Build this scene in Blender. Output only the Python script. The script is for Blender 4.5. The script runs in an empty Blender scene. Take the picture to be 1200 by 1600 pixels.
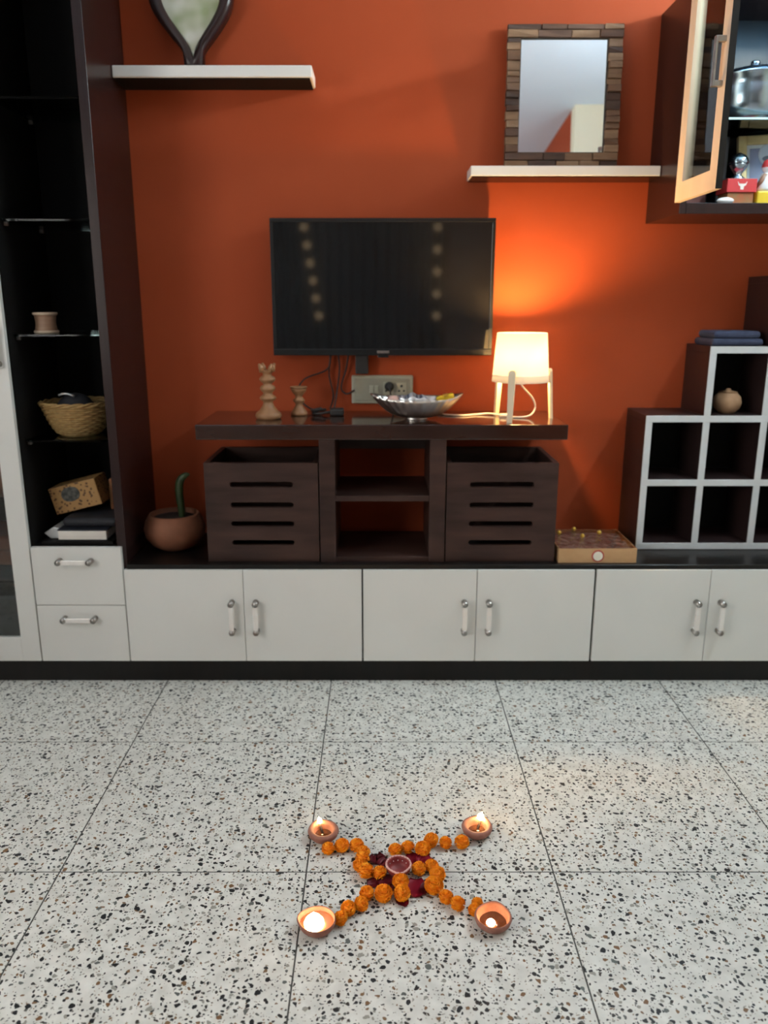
import bpy, bmesh, math, random
from mathutils import Vector, Matrix
random.seed(7)
R = math.radians
sc = bpy.context.scene
COL = sc.collection

# ------------------------------------------------------------------ camera, world, exposure
cam_d = bpy.data.cameras.new('camera')
cam = bpy.data.objects.new('camera', cam_d)
COL.objects.link(cam)
cam.location = (0, 0, 1.335)
cam.rotation_euler = (R(90) - math.atan(324 / 1255), 0, 0)
cam_d.sensor_fit = 'VERTICAL'
cam_d.sensor_height = 36.0
cam_d.lens = 1255 / 1600 * 36.0
cam_d.shift_x = 5.5 / 1600
cam_d.clip_start = 0.02
cam_d.dof.use_dof = True
cam_d.dof.focus_distance = 1.98
cam_d.dof.aperture_fstop = 2.4
sc.camera = cam

world = bpy.data.worlds.new('world')
sc.world = world
world.use_nodes = True
world.node_tree.nodes['Background'].inputs[0].default_value = (0.9, 0.95, 1.0, 1)
world.node_tree.nodes['Background'].inputs[1].default_value = 0.02

sc.view_settings.view_transform = 'Standard'
sc.view_settings.look = 'None'
sc.view_settings.gamma = 1.0
sc.view_settings.use_curve_mapping = False
sc.view_settings.exposure = 0.0

TUBE_STRENGTH = 270.0          # fluorescent tube on the right wall
TUBE_COLOR = (0.83, 0.97, 1.0)
FILL_STRENGTH = 6.9         # unseen glowing panel added on the left wall, in front of the tower
BULB_STRENGTH = 1250.0         # bulb of the table lamp
CABINET_FILL = 45.0             # unseen cool strip added to brighten the wall cabinet
FLAME_STRENGTH = 90.0


# ------------------------------------------------------------------ materials
def _new(name):
    m = bpy.data.materials.new(name)
    m.use_nodes = True
    nt = m.node_tree
    return m, nt, nt.nodes['Principled BSDF']


def _n(nt, kind, **kw):
    n = nt.nodes.new(kind)
    for k, v in kw.items():
        setattr(n, k, v)
    return n


def c4(c):
    return (c[0], c[1], c[2], 1)


def mat(name, col, rough=0.5, metal=0.0, spec=0.5, col2=None, scale=20, stretch=(1, 1, 1), bump=0.0, bscale=None, coat=0.0, detail=4):
    m, nt, p = _new(name)
    p.inputs['Base Color'].default_value = c4(col)
    p.inputs['Roughness'].default_value = rough
    p.inputs['Metallic'].default_value = metal
    p.inputs['Specular IOR Level'].default_value = spec
    p.inputs['Coat Weight'].default_value = coat
    p.inputs['Coat Roughness'].default_value = 0.08
    tc = _n(nt, 'ShaderNodeTexCoord')
    mp = _n(nt, 'ShaderNodeMapping')
    mp.inputs['Scale'].default_value = stretch
    nt.links.new(tc.outputs['Object'], mp.inputs['Vector'])
    if col2 is not None:
        no = _n(nt, 'ShaderNodeTexNoise')
        no.inputs['Scale'].default_value = scale
        no.inputs['Detail'].default_value = detail
        nt.links.new(mp.outputs[0], no.inputs['Vector'])
        rp = _n(nt, 'ShaderNodeValToRGB')
        rp.color_ramp.elements[0].position = 0.32
        rp.color_ramp.elements[1].position = 0.68
        rp.color_ramp.elements[0].color = c4(col)
        rp.color_ramp.elements[1].color = c4(col2)
        nt.links.new(no.outputs['Fac'], rp.inputs[0])
        nt.links.new(rp.outputs[0], p.inputs['Base Color'])
    if bump:
        nb = _n(nt, 'ShaderNodeTexNoise')
        nb.inputs['Scale'].default_value = bscale or scale
        nb.inputs['Detail'].default_value = 5
        nt.links.new(mp.outputs[0], nb.inputs['Vector'])
        bp = _n(nt, 'ShaderNodeBump')
        bp.inputs['Strength'].default_value = bump
        bp.inputs['Distance'].default_value = 0.004
        nt.links.new(nb.outputs['Fac'], bp.inputs['Height'])
        nt.links.new(bp.outputs[0], p.inputs['Normal'])
    return m


def emis(name, col, strength):
    m, nt, p = _new(name)
    p.inputs['Base Color'].default_value = c4(col)
    p.inputs['Emission Color'].default_value = c4(col)
    p.inputs['Emission Strength'].default_value = strength
    return m


def pane_mat(name, tint=(1, 1, 1), gloss=0.08, rough=0.02, bump=0.0):
    """thin clear sheet: transparent with a fresnel sheen"""
    m = bpy.data.materials.new(name)
    m.use_nodes = True
    nt = m.node_tree
    nt.nodes.clear()
    out = _n(nt, 'ShaderNodeOutputMaterial')
    tr = _n(nt, 'ShaderNodeBsdfTransparent')
    tr.inputs[0].default_value = c4(tint)
    gl = _n(nt, 'ShaderNodeBsdfGlossy')
    gl.inputs['Roughness'].default_value = rough
    fr = _n(nt, 'ShaderNodeFresnel')
    fr.inputs[0].default_value = 1.45
    ad = _n(nt, 'ShaderNodeMath', operation='ADD')
    ad.use_clamp = True
    ad.inputs[1].default_value = gloss - 0.04
    mx = _n(nt, 'ShaderNodeMixShader')
    nt.links.new(fr.outputs[0], ad.inputs[0])
    nt.links.new(ad.outputs[0], mx.inputs[0])
    nt.links.new(tr.outputs[0], mx.inputs[1])
    nt.links.new(gl.outputs[0], mx.inputs[2])
    nt.links.new(mx.outputs[0], out.inputs[0])
    if bump:
        tc = _n(nt, 'ShaderNodeTexCoord')
        nb = _n(nt, 'ShaderNodeTexNoise')
        nb.inputs['Scale'].default_value = 55
        nt.links.new(tc.outputs['Object'], nb.inputs['Vector'])
        bp = _n(nt, 'ShaderNodeBump')
        bp.inputs['Strength'].default_value = bump
        bp.inputs['Distance'].default_value = 0.01
        nt.links.new(nb.outputs['Fac'], bp.inputs['Height'])
        nt.links.new(bp.outputs[0], gl.inputs['Normal'])
        nt.links.new(bp.outputs[0], fr.inputs['Normal'])
    return m


def translucent_mat(name, col, weight=0.6):
    m = bpy.data.materials.new(name)
    m.use_nodes = True
    nt = m.node_tree
    nt.nodes.clear()
    out = _n(nt, 'ShaderNodeOutputMaterial')
    d = _n(nt, 'ShaderNodeBsdfDiffuse')
    d.inputs[0].default_value = c4(col)
    t = _n(nt, 'ShaderNodeBsdfTranslucent')
    t.inputs[0].default_value = c4(col)
    mx = _n(nt, 'ShaderNodeMixShader')
    mx.inputs[0].default_value = weight
    nt.links.new(d.outputs[0], mx.inputs[1])
    nt.links.new(t.outputs[0], mx.inputs[2])
    nt.links.new(mx.outputs[0], out.inputs[0])
    return m


def terrazzo_mat():
    m, nt, p = _new('terrazzo')
    L = nt.links.new
    tc = _n(nt, 'ShaderNodeTexCoord')
    oi = _n(nt, 'ShaderNodeObjectInfo')
    mul = _n(nt, 'ShaderNodeVectorMath', operation='SCALE')
    comb = _n(nt, 'ShaderNodeCombineXYZ')
    L(oi.outputs['Random'], comb.inputs[0])
    L(oi.outputs['Random'], comb.inputs[1])
    L(comb.outputs[0], mul.inputs[0])
    mul.inputs['Scale'].default_value = 37.0
    add = _n(nt, 'ShaderNodeVectorMath', operation='ADD')
    L(tc.outputs['Object'], add.inputs[0])
    L(mul.outputs[0], add.inputs[1])
    flat = _n(nt, 'ShaderNodeMapping')
    flat.inputs['Scale'].default_value = (1, 1, 0)
    L(add.outputs[0], flat.inputs[0])
    # warp so that the chips come out as slivers and lumps
    wn = _n(nt, 'ShaderNodeTexNoise')
    wn.inputs['Scale'].default_value = 48
    wn.inputs['Detail'].default_value = 2
    L(flat.outputs[0], wn.inputs['Vector'])
    sub = _n(nt, 'ShaderNodeVectorMath', operation='SUBTRACT')
    sub.inputs[1].default_value = (0.5, 0.5, 0.5)
    L(wn.outputs['Color'], sub.inputs[0])
    ws = _n(nt, 'ShaderNodeVectorMath', operation='SCALE')
    ws.inputs['Scale'].default_value = 0.018
    L(sub.outputs[0], ws.inputs[0])
    wadd = _n(nt, 'ShaderNodeVectorMath', operation='ADD')
    L(flat.outputs[0], wadd.inputs[0])
    L(ws.outputs[0], wadd.inputs[1])
    # mortar colour
    bn = _n(nt, 'ShaderNodeTexNoise')
    bn.inputs['Scale'].default_value = 26
    bn.inputs['Detail'].default_value = 6
    L(flat.outputs[0], bn.inputs['Vector'])
    br = _n(nt, 'ShaderNodeValToRGB')
    br.color_ramp.elements[0].position = 0.3
    br.color_ramp.elements[1].position = 0.7
    br.color_ramp.elements[0].color = (0.62, 0.615, 0.565, 1)
    br.color_ramp.elements[1].color = (0.80, 0.795, 0.74, 1)
    L(bn.outputs['Fac'], br.inputs[0])
    cur = br.outputs[0]
    layers = [  # scale, size low, size high, share of cells filled
        (150, 0.15, 0.32, 0.30, [(0.0, (0.16, 0.15, 0.13)), (0.35, (0.34, 0.31, 0.26)), (0.6, (0.08, 0.08, 0.075)), (0.8, (0.30, 0.22, 0.14))]),
        (88, 0.16, 0.40, 0.47, [(0.0, (0.018, 0.02, 0.02)), (0.42, (0.10, 0.105, 0.095)), (0.6, (0.20, 0.115, 0.055)), (0.74, (0.30, 0.29, 0.25)), (0.86, (0.04, 0.035, 0.03))]),
        (58, 0.14, 0.38, 0.34, [(0.0, (0.014, 0.016, 0.018)), (0.55, (0.12, 0.13, 0.12)), (0.7, (0.19, 0.10, 0.045)), (0.84, (0.32, 0.31, 0.27))]),
    ]
    for scale, lo, hi, share, cols in layers:
        v = _n(nt, 'ShaderNodeTexVoronoi')
        v.voronoi_dimensions = '2D'
        v.inputs['Scale'].default_value = scale
        L(wadd.outputs[0], v.inputs['Vector'])
        sp = _n(nt, 'ShaderNodeSeparateColor')
        L(v.outputs['Color'], sp.inputs[0])
        rad = _n(nt, 'ShaderNodeMapRange')
        rad.inputs['From Min'].default_value = 1 - share
        rad.inputs['From Max'].default_value = 1
        rad.inputs['To Min'].default_value = lo
        rad.inputs['To Max'].default_value = hi
        rad.clamp = True
        L(sp.outputs[0], rad.inputs['Value'])
        has = _n(nt, 'ShaderNodeMath', operation='GREATER_THAN')
        has.inputs[1].default_value = 1 - share
        L(sp.outputs[0], has.inputs[0])
        d = _n(nt, 'ShaderNodeMath', operation='SUBTRACT')
        L(rad.outputs[0], d.inputs[0])
        L(v.outputs['Distance'], d.inputs[1])
        sh = _n(nt, 'ShaderNodeMapRange')
        sh.inputs['From Min'].default_value = 0.0
        sh.inputs['From Max'].default_value = 0.05
        L(d.outputs[0], sh.inputs['Value'])
        f = _n(nt, 'ShaderNodeMath', operation='MULTIPLY')
        L(sh.outputs[0], f.inputs[0])
        L(has.outputs[0], f.inputs[1])
        rp = _n(nt, 'ShaderNodeValToRGB')
        rp.color_ramp.interpolation = 'CONSTANT'
        while len(rp.color_ramp.elements) < len(cols):
            rp.color_ramp.elements.new(0.5)
        for e, (pos, c) in zip(rp.color_ramp.elements, cols):
            e.position = pos
            e.color = c4(c)
        L(sp.outputs[1], rp.inputs[0])
        mx = _n(nt, 'ShaderNodeMix', data_type='RGBA')
        L(f.outputs[0], mx.inputs['Factor'])
        L(cur, mx.inputs[6])
        L(rp.outputs[0], mx.inputs[7])
        cur = mx.outputs[2]
    L(cur, p.inputs['Base Color'])
    p.inputs['Roughness'].default_value = 0.42
    p.inputs['Specular IOR Level'].default_value = 0.4
    return m


def ramp_spots(name, base, spot, scale, thr, rough=0.6):
    m, nt, p = _new(name)
    tc = _n(nt, 'ShaderNodeTexCoord')
    v = _n(nt, 'ShaderNodeTexVoronoi')
    v.inputs['Scale'].default_value = scale
    nt.links.new(tc.outputs['Object'], v.inputs['Vector'])
    rp = _n(nt, 'ShaderNodeValToRGB')
    rp.color_ramp.elements[0].position = thr
    rp.color_ramp.elements[1].position = thr + 0.06
    rp.color_ramp.elements[0].color = c4(spot)
    rp.color_ramp.elements[1].color = c4(base)
    nt.links.new(v.outputs['Distance'], rp.inputs[0])
    nt.links.new(rp.outputs[0], p.inputs['Base Color'])
    p.inputs['Roughness'].default_value = rough
    return m


M = {}
M['wall_red'] = mat('red_wall_paint', (0.38, 0.070, 0.024), 0.65, spec=0.12, col2=(0.35, 0.063, 0.021), scale=3, bump=0.05, bscale=180)
M['wall_cream'] = mat('cream_wall_paint', (0.84, 0.80, 0.62), 0.8, col2=(0.81, 0.77, 0.60), scale=3)
M['wall_white'] = mat('white_wall_paint', (0.72, 0.70, 0.66), 0.85, col2=(0.69, 0.67, 0.63), scale=3)
M['ceiling'] = mat('white_ceiling_paint', (0.69, 0.80, 0.95), 0.9, col2=(0.67, 0.78, 0.93), scale=2)
M['terrazzo'] = terrazzo_mat()
M['mortar'] = mat('dark_grout', (0.06, 0.06, 0.055), 0.9, col2=(0.09, 0.09, 0.08), scale=40)
M['door_white'] = mat('white_laminate', (0.70, 0.70, 0.67), 0.42, col2=(0.67, 0.67, 0.64), scale=4)
M['shelf_white'] = mat('white_shelf_laminate', (0.80, 0.80, 0.78), 0.4, col2=(0.77, 0.77, 0.75), scale=6)
M['dark'] = mat('dark_laminate', (0.006, 0.005, 0.005), 0.30, spec=0.25, col2=(0.009, 0.007, 0.006), scale=30, stretch=(1, 1, 0.08))
M['dark_brown'] = mat('wenge_laminate', (0.017, 0.008, 0.008), 0.26, spec=0.25, col2=(0.024, 0.011, 0.010), scale=35, stretch=(1, 1, 0.06))
M['dark_flat'] = mat('matt_black_laminate', (0.003, 0.003, 0.003), 0.7, spec=0.2, col2=(0.004, 0.0035, 0.003), scale=20)
M['unit_wood'] = mat('stained_mango_wood', (0.022, 0.0115, 0.010), 0.42, spec=0.22, col2=(0.062, 0.032, 0.025), scale=9, stretch=(0.35, 1, 2.2), bump=0.08, bscale=40)
M['unit_top'] = mat('polished_stained_wood', (0.024, 0.010, 0.007), 0.14, col2=(0.045, 0.019, 0.013), scale=9, stretch=(0.3, 2.0, 1), coat=0.4)
M['birch'] = mat('birch_laminate', (0.80, 0.66, 0.50), 0.45, col2=(0.75, 0.60, 0.45), scale=14, stretch=(1, 1, 0.08))
M['chrome'] = mat('brushed_chrome', (0.42, 0.40, 0.38), 0.30, metal=1.0, col2=(0.34, 0.32, 0.30), scale=60)
M['satin_bar'] = mat('satin_aluminium', (0.86, 0.83, 0.80), 0.42, metal=0.35, col2=(0.80, 0.77, 0.74), scale=40)  # bar lighter than its feet: bright reflection put into the colour
M['steel'] = mat('polished_steel', (0.46, 0.56, 0.66), 0.20, metal=1.0, col2=(0.38, 0.48, 0.58), scale=8, bump=0.06, bscale=9)
M['silver'] = mat('silver_plate', (0.88, 0.85, 0.82), 0.30, metal=1.0, col2=(0.80, 0.77, 0.74), scale=30)
M['tv_black'] = mat('glossy_black_plastic', (0.010, 0.010, 0.011), 0.22, col2=(0.012, 0.012, 0.013), scale=30)
M['tv_screen'] = mat('television_screen', (0.006, 0.006, 0.007), 0.045, col2=(0.009, 0.009, 0.010), scale=4)
M['rubber'] = mat('black_rubber', (0.014, 0.013, 0.013), 0.55, col2=(0.02, 0.018, 0.017), scale=60)
M['cord_red'] = mat('dark_cable', (0.030, 0.014, 0.012), 0.5, col2=(0.04, 0.018, 0.015), scale=60)
M['cord_white'] = mat('white_cord', (0.78, 0.74, 0.66), 0.5, col2=(0.74, 0.70, 0.62), scale=60)
M['lamp_leg'] = mat('pale_lamp_wood', (0.78, 0.66, 0.46), 0.5, col2=(0.70, 0.58, 0.40), scale=30, stretch=(1, 1, 0.1))
M['shade'] = translucent_mat('lamp_shade_fabric', (0.97, 0.97, 0.95), 0.76)
M['bulb'] = emis('bulb_glow', (1.0, 0.57, 0.19), BULB_STRENGTH)
M['pale_wood'] = mat('turned_pale_wood', (0.36, 0.185, 0.085), 0.45, col2=(0.26, 0.125, 0.055), scale=24, stretch=(1, 1, 0.3), bump=0.1)
M['terracotta'] = mat('terracotta', (0.24, 0.092, 0.046), 0.75, col2=(0.19, 0.070, 0.034), scale=22, bump=0.2, bscale=70)
M['clay'] = mat('diya_clay', (0.34, 0.15, 0.105), 0.75, col2=(0.26, 0.105, 0.075), scale=60, bump=0.2, bscale=160)
M['clay_red'] = mat('painted_red_clay', (0.30, 0.045, 0.040), 0.5, col2=(0.24, 0.03, 0.03), scale=60)
M['clay_pink'] = mat('pale_pink_paint', (0.72, 0.44, 0.40), 0.6, col2=(0.62, 0.34, 0.30), scale=150)
M['dot_white'] = mat('white_paint_dot', (0.80, 0.74, 0.70), 0.6, col2=(0.75, 0.7, 0.66), scale=80)
M['oil'] = mat('lamp_oil', (0.07, 0.024, 0.010), 0.06, col2=(0.09, 0.032, 0.012), scale=30)
M['wax'] = mat('warm_wax', (0.85, 0.55, 0.30), 0.3, col2=(0.8, 0.5, 0.26), scale=30)
M['wick'] = mat('charred_wick', (0.12, 0.075, 0.05), 0.9, col2=(0.03, 0.02, 0.015), scale=120)
M['flame'] = emis('flame', (1.0, 0.60, 0.24), FLAME_STRENGTH)
M['flame_low'] = emis('broad_flame', (1.0, 0.62, 0.30), 36)
M['petal_orange'] = mat('marigold_petals', (1.0, 0.42, 0.008), 0.65, col2=(0.95, 0.31, 0.005), scale=90)
M['petal_red'] = mat('dark_rose_petal', (0.23, 0.006, 0.016), 0.5, col2=(0.16, 0.003, 0.010), scale=40)
M['petal_crimson'] = mat('crimson_rose_petal', (0.46, 0.010, 0.040), 0.42, col2=(0.38, 0.007, 0.03), scale=40)
M['green'] = mat('plant_green', (0.024, 0.044, 0.010), 0.5, col2=(0.012, 0.028, 0.006), scale=30)
M['soil'] = mat('dark_soil', (0.018, 0.012, 0.009), 0.95, col2=(0.03, 0.02, 0.015), scale=90, bump=0.5)
M['wicker'] = mat('woven_cane', (0.40, 0.255, 0.095), 0.65, col2=(0.30, 0.18, 0.062), scale=70, bump=0.3)
M['spool'] = mat('pale_brown_wood', (0.36, 0.22, 0.14), 0.5, col2=(0.28, 0.16, 0.10), scale=40, stretch=(0.2, 0.2, 2))
M['spool_pale'] = mat('pale_band', (0.60, 0.46, 0.34), 0.5, col2=(0.55, 0.41, 0.30), scale=40)
M['leopard'] = ramp_spots('spotted_card', (0.40, 0.22, 0.075), (0.10, 0.045, 0.015), 75, 0.30)
M['label_dark'] = mat('dark_print', (0.022, 0.024, 0.022), 0.5, col2=(0.10, 0.10, 0.085), scale=90, detail=1)
M['paper'] = mat('paper_pages', (0.78, 0.74, 0.68), 0.8, col2=(0.70, 0.66, 0.60), scale=60, stretch=(0.1, 0.1, 6))
M['card'] = mat('cardboard', (0.52, 0.31, 0.15), 0.75, col2=(0.47, 0.27, 0.125), scale=30)
M['card_dark'] = mat('brown_filling', (0.23, 0.125, 0.09), 0.7, col2=(0.42, 0.30, 0.25), scale=34, bump=0.5, bscale=60)
M['film'] = pane_mat('clear_film', gloss=0.26, rough=0.08, bump=1.0)
M['gold'] = mat('gold_bead', (0.85, 0.55, 0.10), 0.28, metal=0.8, col2=(0.8, 0.48, 0.08), scale=30)
M['sticker'] = mat('white_sticker', (0.78, 0.74, 0.62), 0.5, col2=(0.74, 0.7, 0.58), scale=40)
M['sticker_red'] = mat('red_sticker_ring', (0.42, 0.05, 0.04), 0.5, col2=(0.36, 0.04, 0.035), scale=40)
M['glass'] = pane_mat('clear_glass', tint=(0.93, 0.97, 0.96), gloss=0.05)
M['glass_edge'] = pane_mat('shelf_glass', tint=(0.80, 0.93, 0.94), gloss=0.02)
M['glass_rim'] = mat('ground_glass_edge', (0.62, 0.85, 0.88), 0.35, col2=(0.55, 0.80, 0.84), scale=12)
M['mirror'] = mat('mirror_silver', (0.93, 0.95, 0.97), 0.0, metal=1.0, col2=(0.92, 0.94, 0.96), scale=3)
M['rust_iron'] = mat('grey_border', (0.06, 0.055, 0.05), 0.6, col2=(0.09, 0.08, 0.07), scale=40)
M['frame_black'] = mat('black_ornament_wood', (0.016, 0.007, 0.007), 0.30, col2=(0.026, 0.010, 0.010), scale=20)
M['picture'] = mat('pale_green_picture', (0.72, 0.74, 0.66), 0.3, col2=(0.34, 0.40, 0.22), scale=13, detail=1)  # blurred green reflection of a mirror, painted as blotches
M['white_strip'] = mat('white_edge_band', (0.62, 0.64, 0.65), 0.4, col2=(0.58, 0.60, 0.61), scale=20)
M['cubby_dark'] = mat('cubby_dark_laminate', (0.020, 0.010, 0.010), 0.45, col2=(0.030, 0.015, 0.014), scale=30, stretch=(1, 1, 0.1))
M['cloth_blue'] = mat('dull_blue_cloth', (0.042, 0.052, 0.095), 0.9, col2=(0.028, 0.036, 0.075), scale=40, bump=0.3)
M['tan_pot'] = mat('tan_pot_clay', (0.42, 0.25, 0.135), 0.7, col2=(0.34, 0.19, 0.10), scale=30)
M['switch_plate'] = mat('grey_switch_plate', (0.40, 0.38, 0.29), 0.45, col2=(0.36, 0.34, 0.26), scale=20)
M['socket_dark'] = mat('socket_holes', (0.03, 0.028, 0.024), 0.5, col2=(0.04, 0.036, 0.03), scale=40)
M['switch_grey'] = mat('switch_rocker', (0.30, 0.285, 0.22), 0.4, col2=(0.27, 0.255, 0.2), scale=40)
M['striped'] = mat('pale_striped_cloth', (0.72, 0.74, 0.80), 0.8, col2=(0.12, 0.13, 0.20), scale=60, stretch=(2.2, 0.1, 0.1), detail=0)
M['pink_cloth'] = mat('pale_pink_paper', (0.72, 0.46, 0.40), 0.7, col2=(0.66, 0.40, 0.34), scale=30)
M['yellow'] = mat('yellow_plastic', (0.80, 0.55, 0.03), 0.45, col2=(0.76, 0.50, 0.02), scale=30)
M['red_box'] = mat('red_card', (0.56, 0.035, 0.040), 0.45, col2=(0.50, 0.03, 0.035), scale=30)
M['orange_box'] = mat('orange_card', (0.40, 0.11, 0.035), 0.5, col2=(0.30, 0.16, 0.06), scale=40)
M['white_porcelain'] = mat('white_glaze', (0.80, 0.82, 0.86), 0.25, col2=(0.76, 0.78, 0.82), scale=20)
M['brown_glaze'] = mat('brown_glaze', (0.30, 0.16, 0.10), 0.35, col2=(0.24, 0.12, 0.08), scale=20)
M['gold_frame'] = mat('pale_gold_frame', (0.66, 0.56, 0.30), 0.35, metal=0.35, col2=(0.58, 0.47, 0.22), scale=30)
M['mat_board'] = mat('pale_blue_mount', (0.62, 0.72, 0.78), 0.6, col2=(0.58, 0.68, 0.75), scale=20)
M['photo_bg'] = mat('photo_backdrop', (0.20, 0.24, 0.40), 0.4, col2=(0.28, 0.33, 0.50), scale=9)
M['photo_pale'] = mat('photo_pale_figure', (0.50, 0.54, 0.62), 0.4, col2=(0.44, 0.48, 0.56), scale=20)
M['photo_dark'] = mat('photo_dark_hair', (0.07, 0.08, 0.12), 0.4, col2=(0.09, 0.1, 0.14), scale=20)
M['tube'] = emis('fluorescent_tube', TUBE_COLOR, TUBE_STRENGTH)
M['window_glow'] = emis('frosted_lit_pane', (1.0, 0.97, 0.91), FILL_STRENGTH)
M['led'] = emis('cool_strip_light', (0.34, 0.68, 1.0), CABINET_FILL)
M['fitting'] = mat('white_light_fitting', (0.8, 0.8, 0.8), 0.4, col2=(0.77, 0.77, 0.77), scale=20)
M['globe'] = emis('warm_paper_globe', (1.0, 0.72, 0.42), 2.0)
M['brown_box'] = mat('maroon_card', (0.22, 0.075, 0.06), 0.5, col2=(0.18, 0.06, 0.05), scale=20)
M['curtain'] = mat('grey_curtain', (0.30, 0.32, 0.33), 0.9, col2=(0.24, 0.26, 0.27), scale=8, stretch=(4, 1, 0.05))
M['wood_tones'] = []
for i, (a, b) in enumerate([((0.20, 0.105, 0.055), (0.12, 0.058, 0.030)), ((0.28, 0.16, 0.085), (0.17, 0.09, 0.045)),
                            ((0.14, 0.070, 0.040), (0.075, 0.036, 0.022)), ((0.33, 0.20, 0.115), (0.21, 0.12, 0.065)), ((0.055, 0.030, 0.022), (0.10, 0.055, 0.035))]):
    M['wood_tones'].append(mat('reclaimed_wood_tone_' + 'abcde'[i], a, 0.7, col2=b, scale=30, stretch=(0.3, 1, 2), bump=0.4, bscale=50))
M['book_dark'] = mat('dark_blue_cover', (0.015, 0.018, 0.028), 0.4, col2=(0.02, 0.024, 0.036), scale=20)
M['grey_shiny'] = mat('silver_card', (0.45, 0.46, 0.46), 0.35, metal=0.5, col2=(0.6, 0.62, 0.62), scale=14)
M['rust_cloth'] = mat('rust_cloth', (0.17, 0.050, 0.025), 0.9, col2=(0.12, 0.034, 0.018), scale=30, bump=0.3)
M['bag_dark'] = mat('dark_navy_bag', (0.012, 0.013, 0.018), 0.7, col2=(0.018, 0.019, 0.026), scale=30, bump=0.3)


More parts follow.
